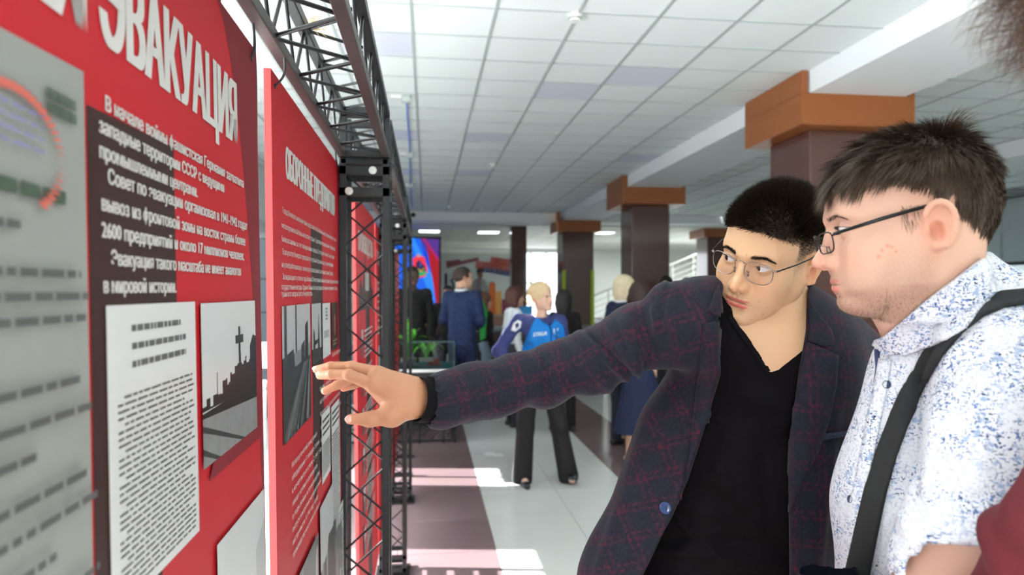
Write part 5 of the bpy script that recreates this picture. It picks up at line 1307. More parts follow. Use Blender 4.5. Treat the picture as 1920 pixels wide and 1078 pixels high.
def torsoB(s, g):
    s.cone(px(1800, 760, .90), px(1762, 960, .90), .112+g, .116+g, .06, flat=(fB, .95)); s.cone(px(1762, 960, .90), px(1745, 1240, .92), .116+g, .125+g, .06)
    s.cone(px(1905, 700, .80), px(1770, 705, .99), .062+g, .058+g, .06)
    s.cone(px(1850, 620, .84), px(1745, 640, .93), .052+g, .046+g, .05)
    s.cone(px(1712, 715, .90), px(1676, 940, .92), .043+g, .054+g, .05)
sNB = SDF((.35, .45, 1.15), (1.0, 1.15, 1.72), .004)
sNB.cone(V3(B_M @ Vector((0, -.030, -.06))), px(1785, 650, .89), .050, .056, .03); sNB.cone(V3(B_M @ Vector((0, .022, -.080))), px(1752, 660, .89), .043, .046, .03)
sNB.cone(px(1800, 720, .89), px(1780, 800, .9), .08, .09, .05)
PNB, FNB = sNB.mesh(); CNB = np.tile(np.array((.66, .40, .30)), (len(PNB), 1))
B_sh, B_el, B_wr = px(1880, 720, .755), px(1832, 1010, .70), px(1700, 1150, .74)
B_shR, B_elR, B_wrR = px(1745, 720, 1.02), px(1690, 1000, 1.10), px(1610, 1150, 1.0)
sBB = SDF((.0, .2, .1), (1.15, 1.35, 1.6), .008)
sBB.chain([B_sh, B_el, B_wr, B_wr+np.array((-.07, .02, -.02))], [.05, .046, .030, .026], .02); sBB.chain([B_shR, B_elR, B_wrR, B_wrR+np.array((-.05, 0, -.03))], [.045, .036, .028, .024], .02)
for k, (dx_, dz_) in enumerate(((-.07, -.01), (-.075, -.03), (-.07, -.05), (-.06, -.065))): sBB.cone(B_wr+np.array((-.06, .02, -.02+.01*(1.5-k))), B_wr+np.array((-.06+dx_, .03, dz_)), .010, .008, .004)
sBB.cone(B_wr+np.array((-.04, .01, 0)), B_wr+np.array((-.09, -.02, .02)), .012, .009, .004)
sBB.cone(px(1790, 760, .90), px(1735, 1240, .92), .08, .09, .03)
B_hips = [np.array((.66, .74, .88)), np.array((.70, .90, .88))]; B_feet = [np.array((.62, .72, 0)), np.array((.74, .94, 0))]
for hp, ft in zip(B_hips, B_feet): sBB.chain([hp, (hp+ft)/2+fB*.02, ft+ZUP*.1], [.07, .05, .04], .03)
PBB, FBB = sBB.mesh(); CBB = np.tile(np.array((.66, .40, .30)), (len(PBB), 1))
off = 0; Ps, Fs, Cs = [], [], []
for P_, F_, C_ in ((xf(PBh, B_M), FBh, CB_), (PNB, FNB, CNB), (PBB, FBB, CBB)): Ps.append(P_); Fs.append(F_+off); Cs.append(C_); off += len(P_)
np_mesh('body', np.concatenate(Ps), np.concatenate(Fs), M_skin, manB, np.concatenate(Cs))
eyes(B_M, manB, (0, .92, -.32))
# shirt
sS = SDF((.2, .2, .85), (1.15, 1.4, 1.70), .0042); torsoB(sS, .0)
slv = [px(1880, 690, .78), px(1870, 830, .735), px(1800, 1075, .700)]
sS.chain(slv, [.068, .066, .0665], .022); sS.chain([px(1745, 705, 1.0), px(1700, 900, 1.07)], [.06, .055], .02)
sS.cone(slv[1]+(slv[2]-slv[1])*.78, slv[2]+(slv[2]-slv[1])*.5, .056, .058, .001, 's')
sS.field(lambda X, Y, Z: (lambda q: poly_sd(q[0], q[1], [(1700, 1024), (1735, 1020), (1800, 1021), (1862, 1028), (1990, 1040), (1990, 1300), (1700, 1300)])*q[2]/F_PX)(pixels(X, Y, Z))+np.maximum(0, np.sqrt((X-.0)**2+(Y-.0)**2)-.80)*3, (.2, .2, .85), (1.15, 1.0, 1.5), .001)
# stand collar round the neck, opened above the collar line
nkB0, nkB1 = V3(B_M @ Vector((0, -.03, -.075))), px(1795, 650, .89)
sS.cone(px(1752, 530, .885), px(1785, 650, .89), .069, .082, .02); sS.cone(px(1835, 562, .86), px(1985, 605, .80), .046, .05, .03)
col_line = [(1500, 300), (1500, 640), (1640, 652), (1652, 636), (1690, 604), (1740, 556), (1800, 510), (1836, 483), (1842, 470), (1900, 300)]
sS.field(lambda X, Y, Z: (lambda q: poly_sd(q[0], q[1], col_line)*q[2]/F_PX)(pixels(X, Y, Z)), (.2, .3, 1.35), (1.15, 1.3, 1.75), .003)
sS.cone(px(1740, 490, .885), px(1785, 640, .89), .0625, .068, .003, 's')
PS, FS = sS.mesh(); PS = smooth_pts(PS, FS, 2, .5); NS = normals(PS, FS); uS, vS, fS = pixels(*PS.T)
near = fS < .86
dS = np.zeros(len(PS))
for a, b, w, am in (((1722, 700), (1712, 930), 9, -.006), ((1760, 640), (1716, 720), 8, -.006), ((1722, 930), (1745, 1015), 8, -.004), ((1700, 730), (1660, 1000), 10, .004), ((1760, 760), (1740, 950), 16, .004), ((1800, 700), (1850, 900), 22, .003), ((1745, 690), (1800, 640), 10, .004), ((1840, 600), (1770, 660), 9, -.003), ((1690, 960), (1720, 1040), 10, .005), ((1640, 760), (1625, 900), 7, .002), ((1780, 950), (1850, 930), 12, -.003)): dS += fold(0, 0, a, b, w, am, uS, vS)*(fS < 1.0)
dS -= .0022*np.exp(-(poly_sd(uS, vS, ribbon([(1800, 650), (1840, 660), (1905, 690)], 1))/3)**2)*near
dS -= .0015*np.exp(-(poly_sd(uS, vS, ribbon([(1738, 1003), (1800, 1003), (1865, 1010)], 1))/2)**2)*near
PS = PS+NS*dS[:, None]
rgt = V3(Vector((fB[0], fB[1], 0)))
uvS = lambda P: np.stack([P@rgt, P[:, 2], (P@nB)], 1)
np_mesh('shirt', PS, FS, M_speck, manB, uv=uvS(PS)); bvS = bvh_of(PS, FS)
bvN = bvh_of(np.concatenate([xf(PBh, B_M), PNB]), np.concatenate([FBh, FNB+len(PBh)]))
patch('collar', [bvS, bvN], [(1640, 646), (1652, 634), (1692, 600), (1745, 553), (1800, 512), (1836, 484), (1850, 510), (1868, 552), (1815, 618), (1782, 640), (1735, 655), (1700, 668), (1690, 664), (1668, 668)], .007, .003, M_speck, manB, 6, uvfn=lambda P: uvS(P)+.3)
patch('placket', [bvS], [(1650, 672), (1672, 674), (1662, 740), (1640, 850), (1616, 960), (1592, 1078), (1570, 1078), (1585, 990), (1606, 890), (1628, 780), (1643, 710)], .0012, .002, M_speck, manB, 7, uvfn=lambda P: uvS(P)+.6)
patch('collar_lining', [bvS], ribbon([(1645, 655), (1647, 690), (1643, 720)], 7), .001, .0015, mat('navy cotton', (.03, .05, .14), .7), manB, 5)
patch('sleeve_hem', [bvS], [(1737, 1004), (1800, 1003), (1862, 1009), (1862, 1024), (1800, 1019), (1737, 1017)], .0008, .0015, M_speck, manB, 6, uvfn=lambda P: uvS(P)+.9)
M_bluebtn = mat('dark blue square button', (.02, .04, .10), .25)
for (u_, v_) in ((1664, 721), (1597, 936), (1560, 1060)): button(bvS, u_, v_, .0052, M_bluebtn, manB)
legs_and_shoes(manB, B_hips, B_feet, toes=(fB[0], fB[1]), hipr=.11)
# bag strap across the shirt
st_path = [(1990, 560), (1935, 557), (1880, 563), (1838, 580), (1795, 612), (1757, 655), (1722, 712), (1690, 780), (1664, 850), (1644, 920), (1626, 1000), (1610, 1078)]
strap = patch('bag_strap', [bvS], ribbon(st_path, [22, 26, 30, 32, 34, 35, 35, 36, 38, 40, 42, 43]), .004, .0022, mat('black woven webbing', (.012, .013, .014), .75, bump=.2, bscale=1500), manB, 6)
strap.parent = None; strap.matrix_parent_inverse = Matrix.Identity(4); tag(strap, 'black webbing bag strap running over the shoulder and chest of the flecked shirt', 'strap')
# dark jacket hung over his forearm
s = SDF((.25, .45, .75), (.95, 1.05, 1.25), .005)
s.chain([px(1560, 1110, .84), px(1640, 1082, .80), px(1700, 1078, .77), px(1745, 1105, .76)], [.035, .035, .032, .034], .03)
s.chain([px(1600, 1180, .82), px(1720, 1180, .78)], [.06, .06], .04); s.cone(px(1660, 1120, .80), px(1650, 1330, .82), .05, .06, .05)
P, F = s.mesh(); N_ = normals(P, F); P = P+N_*(.004*np.sin(P[:, :1]*70+P[:, 2:]*30))
tag(np_mesh('draped_jacket', P, F, mat('dark navy nylon', (.012, .016, .03), .45)), 'dark navy jacket draped over the forearm of the man in the flecked shirt', 'jacket')
# hair of B : brown, combed forward, fringe in locks
M_hairB = mat('brown hair', (.080, .052, .034), .5, spec=.35, vary=.35, vscale=90)
rb = np.random.RandomState(8)
def hairB(n, mask, Lf, seed, width=.0010, seg=5, curl=.12, grav=.55):
    q = scatter(PBh, FBh, n, mask, seed); r_ = np.random.RandomState(seed)
    nrm = q-np.array((0, -.01, .015)); nrm /= np.linalg.norm(nrm, axis=1)[:, None]
    cr = np.array((0, -.055, .10)); away = q-cr; away -= nrm*(away*nrm).sum(1)[:, None]; away /= np.maximum(np.linalg.norm(away, axis=1), .02)[:, None]
    cell = np.floor(q/.013).astype(int); hsh = (np.sin(cell[:, 0]*12.9+cell[:, 1]*78.2+cell[:, 2]*37.7)*43758.5) % 1.0; h2 = (np.sin(cell[:, 0]*39.3+cell[:, 1]*11.1+cell[:, 2]*83.1)*24634.6) % 1.0
    clump = np.stack([hsh-.5, h2-.5, (hsh*7 % 1)-.5], 1)*.55
    up_ = (.55*sstep(.05, .11, q[:, 2])+.20)[:, None]
    d = away*1.0+nrm*up_+clump*.8+r_.randn(len(q), 3)*.06
    L = Lf(q)*(.75+.35*r_.rand(len(q)))*(.62+.6*hsh)
    return hair_strands('hair', q, d, L, width, M_hairB, manB, seed, seg, curl, grav, norm=nrm, M=B_M)
def LB(q):
    x, y, z = q.T; return np.where(z > .06, .036+.004*sstep(.0, .07, y), .024)*np.where((y < -.03) & (z < .05), .55, 1)*np.where(y < -.07, .7, 1)*np.where((y > -.02) & (z < .055) & (np.abs(x) > .045), .5, 1)*np.where((np.abs(x) > .05) & (z < .0), .8, 1)
hairB(30000, tpB, LB, 21)
hairB(9000, tpB, lambda q: LB(q)*.55, 22, .0009, 3)
# fringe locks on the forehead
q = scatter(PBh, FBh, 1500, (PBh[:, 1] > .045)*(PBh[:, 2] > .056)*(PBh[:, 2] < .080)*(((PBh[:, 0]+.003*np.sin(PBh[:, 2]*200))/.017 % 1) < .42), 31); r_ = np.random.RandomState(31)
key = np.floor(q[:, 0]/.017); jit = np.stack([.35*np.sin(key*3.3), .15*np.cos(key*2.1), -.9+0*key], 1)
nrm = q-np.array((0, -.01, .015)); nrm /= np.linalg.norm(nrm, axis=1)[:, None]
hair_strands('fringe', q, jit+nrm*.42+r_.randn(len(q), 3)*.05, (.024+.014*np.abs(np.sin(key*1.7)))*(.8+.3*r_.rand(len(q))), .0009, M_hairB, manB, 32, 5, .05, .3, norm=nrm, M=B_M)
q = scatter(PBh, FBh, 90, (np.abs(PBh[:, 0]) > .055)*(np.abs(PBh[:, 1]-.017) < .009)*(PBh[:, 2] > -.005)*(PBh[:, 2] < .02), 33)
nrm = q-np.array((0, -.01, .015)); nrm /= np.linalg.norm(nrm, axis=1)[:, None]
hair_strands('sideburn', q, np.array((0, -.1, -1.0))+nrm*.15+r_.randn(len(q), 3)*.10, .012+.012*r_.rand(len(q)), .0005, M_hairB, manB, 34, 4, .05, .2, norm=nrm, M=B_M)
# short beard stubble under the jaw
q = scatter(PBh, FBh, 3500, (PBh[:, 1] > -.005)*(PBh[:, 1] < .11)*sstep(-.08, -.10, PBh[:, 2])*(PBh[:, 2] > -.128), 35)
nrm = q-np.array((0, .03, -.07)); nrm /= np.linalg.norm(nrm, axis=1)[:, None]
hair_strands('stubble', q, nrm*.6+np.array((0, .3, -.5)), .0030, .00022, mat('light brown stubble', (.14, .085, .05), .6), manB, 36, 1, M=B_M)
brows(PBh, FBh, B_M, manB, M_hairB, 41, .9, 330, -.003)
lashes(PBh, FBh, B_M, manB, M_ink, 43)
def outB(a):
    c, s_ = math.cos(a), math.sin(a); return .0245*math.copysign(abs(c)**.5, c), .0135*math.copysign(abs(s_)**.6, s_)
glasses(B_M, outB, M_blkfr, .0009, .112, .05, (.0790, -.008, .016), M_blkfr, [.0021, .0025, .0021, .0026], 'narrow black rectangular glasses on the man in the flecked shirt', zc=-.015)

# ---------------------------------------------------------------- person C : mostly outside the frame, maroon sleeve and wavy hair
manC = empty('person', (.42, .22, 0), 'person in maroon sweater cut off by the right edge, wavy brown hair and sleeve', 'person')
def simple_scalp(P): return np.where(P[:, 1] > .03, sstep(.05, .06, P[:, 2]), sstep(-.06, -.04, P[:, 2]+np.maximum(0, P[:, 1])*1.5))
C_F = Vector((.80, .60, -.05)); C_M = place_head(2275, -165, .46, C_F, 0, 1.0, (0, 0, 0))
sC = head_sdf(.003, {}, necklen=.19, fine=False); PC, FC = sC.mesh(); C_neck = V3(C_M @ Vector((0, -.03, -.19)))
sCb = SDF((-.1, -.45, .1), (1.2, .85, 1.72), .012)
C_sh = px(2470, 380, .48); C_hips = [C_sh*np.array((1, 1, 0))+np.array((.02, -.06, .92)), C_sh*np.array((1, 1, 0))+np.array((-.02, .08, .92))]; C_feet = [C_hips[0]*np.array((1, 1, 0)), C_hips[1]*np.array((1, 1, 0))]
sCb.cone(C_neck+ZUP*.04, C_sh-ZUP*.02, .052, .06, .04); sCb.cone(C_sh-ZUP*.05, C_sh-ZUP*.45, .07, .10, .04)
for hp, ft in zip(C_hips, C_feet): sCb.chain([hp, ft+ZUP*.5, ft+ZUP*.1], [.07, .05, .04], .03)
C_el = px(2032, 1037, .57); C_l = px(1890, 1225, .60); C_s1 = px(2330, 600, .51)
sCb.chain([C_s1, C_el, C_l], [.040, .034, .028], .02); sCb.cone(C_l, C_l+np.array((-.06, .03, -.07)), .028, .016, .02)
PCb, FCb = sCb.mesh()
np_mesh('body', np.concatenate([xf(PC, C_M), PCb]), np.concatenate([FC, FCb+len(PC)]), M_skin, manC, np.concatenate([SKIN+(np.array((.05, .03, .02))-SKIN)*simple_scalp(PC)[:, None]*.95, np.tile(SKIN, (len(PCb), 1))]))
eyes(C_M, manC, (0, 1, 0))
s = SDF((-.1, -.45, .8), (1.2, .95, 1.72), .007)
s.cone(C_neck+ZUP*.02, C_sh-ZUP*.04, .064, .08, .06); s.cone(C_sh-ZUP*.06, C_sh-ZUP*.60, .11, .13, .06); s.cone(C_s1, C_sh, .062, .08, .05); s.chain([C_s1, C_el, C_l], [.062, .060, .050], .03); s.cone(C_sh, C_sh+np.array((0, -.14, -.02)), .06, .06, .06)
s.chain([C_sh+np.array((.02, -.18, -.04)), C_sh+np.array((.02, -.22, -.32)), C_sh+np.array((-.05, -.18, -.55))], [.06, .052, .04], .03)
P, F = s.mesh(); N_ = normals(P, F); P = P+N_*(.004*np.sin(P[:, 2:]*60+P[:, :1]*50)+.003*np.sin(P[:, 2:]*110-P[:, 1:2]*80))
M_maroon = mat('maroon wool', (.12, .010, .018), .85, vary=.15, vscale=300, bump=.2, bscale=700)
np_mesh('sweater', P, F, M_maroon, manC)
legs_and_shoes(manC, C_hips, C_feet, toes=(-.95, .3), hipr=.10)
M_hairC = mat('wavy brown hair', (.10, .058, .04), .45, vary=.35, vscale=60)
q = scatter(PC, FC, 20000, simple_scalp(PC), 51); nrm = q-np.array((0, -.01, .015)); nrm /= np.linalg.norm(nrm, axis=1)[:, None]
key = np.floor(q/.02); kk = np.sin(key[:, 0]*3.1+key[:, 1]*5.7+key[:, 2]*9.1)
hair_strands('hair', q, nrm*1.0+np.stack([.5*kk, .4*np.cos(kk*9), -.5+0*kk], 1), .055+.02*kk, .0010, M_hairC, manC, 52, 8, 1.1, .3, M=C_M)
# ================================================================ people further back
def bgperson(x, y, face, h=1.72, label='', top=(.02, .02, .025), bottom=(.02, .02, .025), shoes=(.02, .02, .02), hair='short', haircol=(.03, .02, .015), skin=(.60, .36, .25), headyaw=0, arms=None, legs=None, skirt=False, female=False, topname='jacket', open_neck=False, group=None, wide=1.0, flare=0, z0=0, shirtcol=None, pitch=0, sleeves=1):
    sc = h/1.75; e = empty('person', (x, y, z0), label, 'person', group)
    M = Matrix.Translation((x, y, z0)) @ Matrix.Rotation(math.radians(face), 4, 'Z') @ Matrix.Scale(sc, 4)   # face 0 looks along +Y
    w = (.165 if female else .185)*wide
    A = dict(L=[(-w, 0, 1.43), (-w-.05, -.03, 1.14), (-w-.03, .06, .90)], R=[(w, 0, 1.43), (w+.05, -.03, 1.14), (w+.03, .06, .90)])
    if arms: A.update(arms)
    G = dict(L=[(-.09, 0, .93), (-.10, .02, .50), (-.10, 0, .09)], R=[(.09, 0, .93), (.10, .02, .50), (.10, 0, .09)])
    if legs: G.update(legs)
    hM = M @ Matrix.Translation((0, .03, 1.63)) @ Matrix.Rotation(math.radians(headyaw), 4, 'Z') @ Matrix.Rotation(math.radians(pitch), 4, 'X')
    hs = head_sdf(.0055, {}, necklen=.16, fine=False, ears=(hair in ('short', 'updo'))); P0, F0 = hs.mesh(); C0 = head_tint(P0, np.array(skin), lips=.8)
    s = SDF((-.55, -.5, .0), (.55, .5, 1.56), .014)
    s.cone((0, -.0, 1.40), (0, 0, .95), .10, .10, .05, flat=((0, 1, 0), .7)); s.cone((0, 0, 1.42), (0, .0, 1.54), .06, .05, .03)
    for k in 'LR':
        s.chain(A[k], [.040, .034, .026], .02); wv = np.array(A[k][2], float); dv = wv-np.array(A[k][1], float); dv /= np.linalg.norm(dv)
        s.cone(wv, wv+dv*.07, .026, .030, .01, flat=((1, 0, 0), .6))
        for q in range(4): s.cone(wv+dv*.07+np.array((0, .02-.013*q, 0)), wv+dv*.155+np.array((0, .02-.014*q, -.002)), .0095, .008, .004)
        s.cone(wv+dv*.03+np.array((0, .02, 0)), wv+dv*.09+np.array((0, .045, 0)), .011, .009, .006)
        s.chain(G[k], [.075, .05, .036], .03); s.cone(G[k][2], np.array(G[k][2])+np.array((0, .10, -.05)), .034, .03, .02)
    P1, F1 = s.mesh(); C1 = np.tile(np.array(skin), (len(P1), 1))
    np_mesh('body', np.concatenate([xf(P0, hM), xf(P1, M)]), np.concatenate([F0, F1+len(P0)]), M_skin, e, np.concatenate([C0, C1]))
    # top
    s = SDF((-.6, -.5, .55), (.6, .5, 1.60), .011); gt = .012
    s.cone((A['L'][0][0]*.72, 0, 1.405), (A['R'][0][0]*.72, 0, 1.405), .075, .075, .05, flat=((0, 1, 0), .85))
    s.cone((0, .005, 1.30), (0, .0, 1.12), w*.86, w*.78, .05, flat=((0, 1, 0), .68)); s.cone((0, 0, 1.12), (0, 0, .88 if not skirt else .98), w*.78, w*.90, .05, flat=((0, 1, 0), .72))
    if female:
        for q in (-1, 1): s.ell((q*.07, .085, 1.26), (.062, .055, .065), .05)
    s.cone((0, -.01, 1.43), (0, -.0, 1.50), .075, .062, .02)
    for k in 'LR':
        ar = A[k]; end = np.array(ar[1])+(np.array(ar[2])-np.array(ar[1]))*(1 if sleeves >= 1 else .02)
        s.chain([ar[0], ar[1], tuple(end)], [.060, .052, .042 if sleeves >= 1 else .052], .03)
        if sleeves >= 1: s.cone(end+(end-np.array(ar[1]))*.05, end+(end-np.array(ar[1]))*.3, .034, .05, .001, 's')
    s.cone((0, 0, 1.47), (0, .02, 1.62), .052, .07, .004, 's')
    P, F = s.mesh(); N_ = normals(P, F); P = P+N_*(.0035*np.sin(P[:, 2:]*75+P[:, :1]*25)*np.cos(P[:, :1]*40+1))
    colr = np.tile(np.array(top), (len(P), 1))
    M_top = mat('cloth %.2f %.2f %.2f' % tuple(top), top, .8, vary=.12, vscale=14)
    ob = np_mesh(topname, xf(P, M), F, M_top, e)
    if shirtcol:
        b = MB(); pts = [tuple(M @ Vector(p)) for p in [(.062*math.cos(t), -.012+.055*math.sin(t), 1.497+.008*math.sin(t)) for t in [i*math.pi/10 for i in range(21)]]]
        b.tube(pts, .016, 8); b.build('shirt_collar', mat('cloth white', shirtcol, .7), e, smooth=True)
    # bottom
    M_bot = mat('cloth %.2f %.2f %.2f' % tuple(bottom), bottom, .8, vary=.12, vscale=14)
    if skirt:
        b = MB(); n = 72; rows = 9; zz = [1.02-(1.02-skirt)*i/(rows-1) for i in range(rows)]
        for i, z in enumerate(zz):
            t = i/(rows-1)
            for k in range(n): a = 2*math.pi*k/n; r = (.115+.115*t)*(1+.045*t*math.sin(a*18)); b.v.append(tuple(M @ Vector((r*math.cos(a)*1.08, r*math.sin(a)*.82, z))))
        for i in range(rows-1):
            for k in range(n): b.f.append((i*n+k, i*n+(k+1) % n, (i+1)*n+(k+1) % n, (i+1)*n+k)); b.mi.append(0)
        b.build('skirt', M_bot, e, smooth=True)
    else:
        s = SDF((-.45, -.5, .01), (.45, .55, 1.10), .012); s.cone((-.05, 0, .98), (.05, 0, .98), .115, .115, .05, flat=((0, 1, 0), .85))
        for k in 'LR':
            g = G[k]; an = np.array(g[2])-np.array((0, 0, .035)); s.chain([g[0], g[1], tuple(an)], [.092, .065+flare*.3, .055+flare], .03)
        P, F = s.mesh(); np_mesh('trousers', xf(P, M), F, M_bot, e)
    M_sh = mat('shoe %.2f %.2f %.2f' % tuple(shoes), shoes, .3)
    for k in 'LR':
        a = np.array(G[k][2], float); s = SDF(a-np.array((.07, .13, .10)), a+np.array((.07, .25, .08)), .006)
        tl = G.get('toe'+k, 0)
        s.chain([a+np.array((0, -.045, -.055)), a+np.array((0, .06, -.058+tl*.06)), a+np.array((0, .165, -.064+tl*.16))], [.034, .036, .026], .02); s.cone(a+np.array((0, -.02, -.04)), a+np.array((0, -.01, -.01)), .034, .036, .02)
        if not tl: s.field(lambda X, Y, Z: Z-(a[2]-.088)+0*X, a-.3, a+.3, 0)
        P, F = s.mesh(); np_mesh('shoe', xf(P, M), F, M_sh, e)
    # hair shell
    s = SDF((-.16, -.2, -.42), (.16, .14, .17), .006); g = .010 if hair == 'short' else .017
    s.ell((0, -.014, .032), (.0755+g, .100+g, .090+g), .02)
    if hair in ('bob', 'long'):
        L = -.105 if hair == 'bob' else -.34
        for q in (-1, 1): s.chain([(q*.062, -.0, .03), (q*.078, -.01, -.04), (q*.070, -.02, max(L, -.10)), (q*.065, -.03, L)], [.035, .036, .034, .024], .03)
        s.chain([(0, -.06, .0), (0, -.075, -.06), (0, -.07, L)], [.07, .06, .05 if hair == 'bob' else .035], .04, flat=((0, 1, 0), .8))
    if hair == 'updo': s.ell((0, -.12, -.03), (.035, .03, .035), .02); s.ell((0, -.05, -.02), (.072, .055, .05), .02)
    ff = {'short': lambda X, Y, Z: np.minimum(np.maximum(.03-Y, Z-.062), np.maximum(-.03-Y+0*X, Z+.0+0*X)), 'bob': 0}
    if hair == 'short':
        s.field(lambda X, Y, Z: np.maximum(.045-Y, Z-.060-.0*X), (-.2, -.2, -.5), (.2, .2, .2), .006); s.field(lambda X, Y, Z: np.maximum(-.015-Y+.0*X, Z-.004), (-.2, -.2, -.5), (.2, .2, .2), .006); s.field(lambda X, Y, Z: Z+.055+0*X+0*Y, (-.2, -.2, -.5), (.2, .2, .2), .004)
        for q in (-1, 1): s.ell((q*.085, -.012, -.012), (.03, .024, .034), .004, 's')
    else:
        s.ell((0, .105, -.045 if hair != 'updo' else -.028), (.058 if hair != 'updo' else .066, .07, .098), .010, 's')
    P, F = s.mesh(); N_ = normals(P, F); P = P+N_*(.0022*np.sin(np.arctan2(P[:, 0:1], P[:, 1:2])*26+P[:, 2:]*20))
    np_mesh('hair', xf(P, hM), F, mat('hair %.2f %.2f %.2f' % tuple(haircol), haircol, .5, vary=.3, vscale=60), e)
    for q in (-1, 1):    # eyes and brows, small at this distance
        b = MB(); c = hM @ Vector((q*.0315, .0885, 0)); f_ = (hM.to_3x3() @ Vector((0, 1, 0))).normalized(); lx = (hM.to_3x3() @ Vector((1, 0, 0))).normalized(); uz = lx.cross(f_)
        b.prism([(.013*math.cos(t), .0055*math.sin(t)) for t in [i*math.pi/5 for i in range(10)]], lambda a, d_, t: c+lx*a+uz*d_+f_*(.003-t), .006); b.build('eye', M_iris, e)
    return e, M, hM
def on(u, v, Y): p = at_y(u, v, Y); return p.x
NAVY = (.012, .022, .075)
e1, M1, H1 = bgperson(on(1012, 600, 5.6), 5.6, 188, 1.66, 'blonde woman in a navy and bright blue tracksuit top walking, black flared trousers', top=(.035, .045, .16), bottom=(.010, .009, .010), shoes=(.02, .025, .03), hair='updo', haircol=(.62, .47, .27), skin=(.66, .42, .32), headyaw=38, female=True, topname='tracksuit_top', flare=.035, pitch=4,
    arms=dict(R=[(.19, 0, 1.43), (.36, -.05, 1.16), (.22, .10, 1.02)], L=[(-.19, 0, 1.42), (-.24, -.02, 1.16), (-.20, .22, 1.10)]), legs=dict(R=[(.09, 0, .93), (.14, .03, .50), (.155, -.02, .09)], L=[(-.09, 0, .93), (-.16, .05, .50), (-.25, .04, .10)], toeL=.35))
e1['label'] = 'blonde woman in navy and bright blue tracksuit top walking toward the camera'
# bright blue chest panel, zip, lettering and logo on the tracksuit top
bluem = mat('bright blue cloth', (.0, .17, .55), .7, vary=.08, vscale=20)
def find(e, nm): return next(c for c in bpy.data.objects if c.parent == e and c.name.startswith(nm))
jk = find(e1, 'tracksuit_top'); bv1 = BVHTree.FromPolygons([v.co.copy() for v in jk.data.vertices], [tuple(p.vertices) for p in jk.data.polygons])
patch('blue_front', [bv1], [(1006, 590), (1023, 606), (1032, 612), (1040, 598), (1056, 610), (1061, 640), (1058, 668), (1020, 700), (985, 690), (978, 655), (992, 622)], .003, .002, bluem, e1, 6)
patch('zip', [bv1], ribbon([(1029, 607), (1033, 625), (1033, 668), (1033, 700)], 1.5), .006, .002, M_blackcloth, e1, 5)
M_wh = mat('white print', (.8, .82, .85), .6)
patch('collar_flap', [bv1], [(1009, 578), (1006, 590), (1018, 605), (1027, 606), (1020, 590)], .005, .003, mat('cloth %.2f %.2f %.2f' % (.035, .045, .16), (.035, .045, .16), .8), e1, 5)
patch('collar_flap', [bv1], [(1030, 606), (1036, 604), (1044, 592), (1040, 584)], .005, .003, mat('cloth %.2f %.2f %.2f' % (.035, .045, .16), (.035, .045, .16), .8), e1, 5)
def wall_text(parent, st, u, v, Y, wpx, m, name='lettering', slant=0, rot=0, bold=1.0):
    "small flat lettering standing at depth Y facing the camera side"
    cu = bpy.data.curves.new('t', 'FONT'); cu.body = st; cu.resolution_u = 2; cu.shear = slant; cu.extrude = .004
    ob = bpy.data.objects.new('t', cu); me = ob.to_mesh(); co = np.empty(len(me.vertices)*3); me.vertices.foreach_get('co', co); co = co.reshape(-1, 3); x0, x1 = co[:, 0].min(), co[:, 0].max()
    p0 = at_y(u, v, Y); p1_ = at_y(u+wpx, v, Y); s_ = (p1_.x-p0.x)/(x1-x0); V = []; off = 0; V0 = []
    cr, sr = math.cos(rot), math.sin(rot)
    Fs = [tuple(p.vertices) for p in me.polygons]; allF = []
    for k in range(3 if bold > 1 else 1):
        for c in co: a, b_ = (c[0]-x0)*s_+k*.018*s_, c[1]*s_; V.append((p0.x+a*cr-b_*sr, p0.y-c[2]*s_, p0.z+a*sr+b_*cr))
        allF += [tuple(i+k*len(co) for i in f) for f in Fs]
    ob.to_mesh_clear(); bpy.data.objects.remove(ob); bpy.data.curves.remove(cu)
    me2 = bpy.data.meshes.new(name); me2.from_pydata(V, [], allF); me2.materials.append(m); o = link(name, me2)
    if parent is not None: keep(o, parent)
    return o
def text_on(bv, parent, st, u, v, wpx, m, name, slant, rot, off):
    "lettering laid onto a garment"
    cu = bpy.data.curves.new('t', 'FONT'); cu.body = st; cu.resolution_u = 2; cu.shear = slant; ob = bpy.data.objects.new('t', cu); me = ob.to_mesh()
    co = np.array([tuple(c.co) for c in me.vertices]); x0, x1 = co[:, 0].min(), co[:, 0].max(); s_ = wpx/(x1-x0); V = []; Fs = []
    for k in range(3):
        for c in co:
            a, b_ = (c[0]-x0)*s_+k*.3, c[1]*s_; uu, vv = u+a*math.cos(rot)+b_*math.sin(rot), v+a*math.sin(rot)-b_*math.cos(rot)
            r = ray(uu, vv).normalized(); h_ = bv.ray_cast(EYE, r); dd = h_[3] if h_[0] is not None else 5.45; V.append(tuple(EYE+r*(dd-off)))
        Fs += [tuple(i+k*len(co) for i in p.vertices) for p in me.polygons]
    ob.to_mesh_clear(); bpy.data.objects.remove(ob); bpy.data.curves.remove(cu)
    me2 = bpy.data.meshes.new(name); me2.from_pydata(V, [], Fs); me2.materials.append(m); o = link(name, me2); keep(o, parent); return o
hit1 = bv1.ray_cast(EYE, ray(1012, 625).normalized()); hit2 = bv1.ray_cast(EYE, ray(1042, 622).normalized())
text_on(bv1, e1, 'STIGA', 999, 631, 26, M_wh, 'chest_lettering', .35, -.12, .012)
text_on(bv1, e1, '1{', 1038, 626, 9, M_wh, 'chest_logo', 0, 0, .012)
patch('sleeve_emblem', [bv1], [(963, 606), (971, 600), (978, 603), (976, 614), (966, 622), (958, 619)], .003, .002, M_wh, e1, 4)
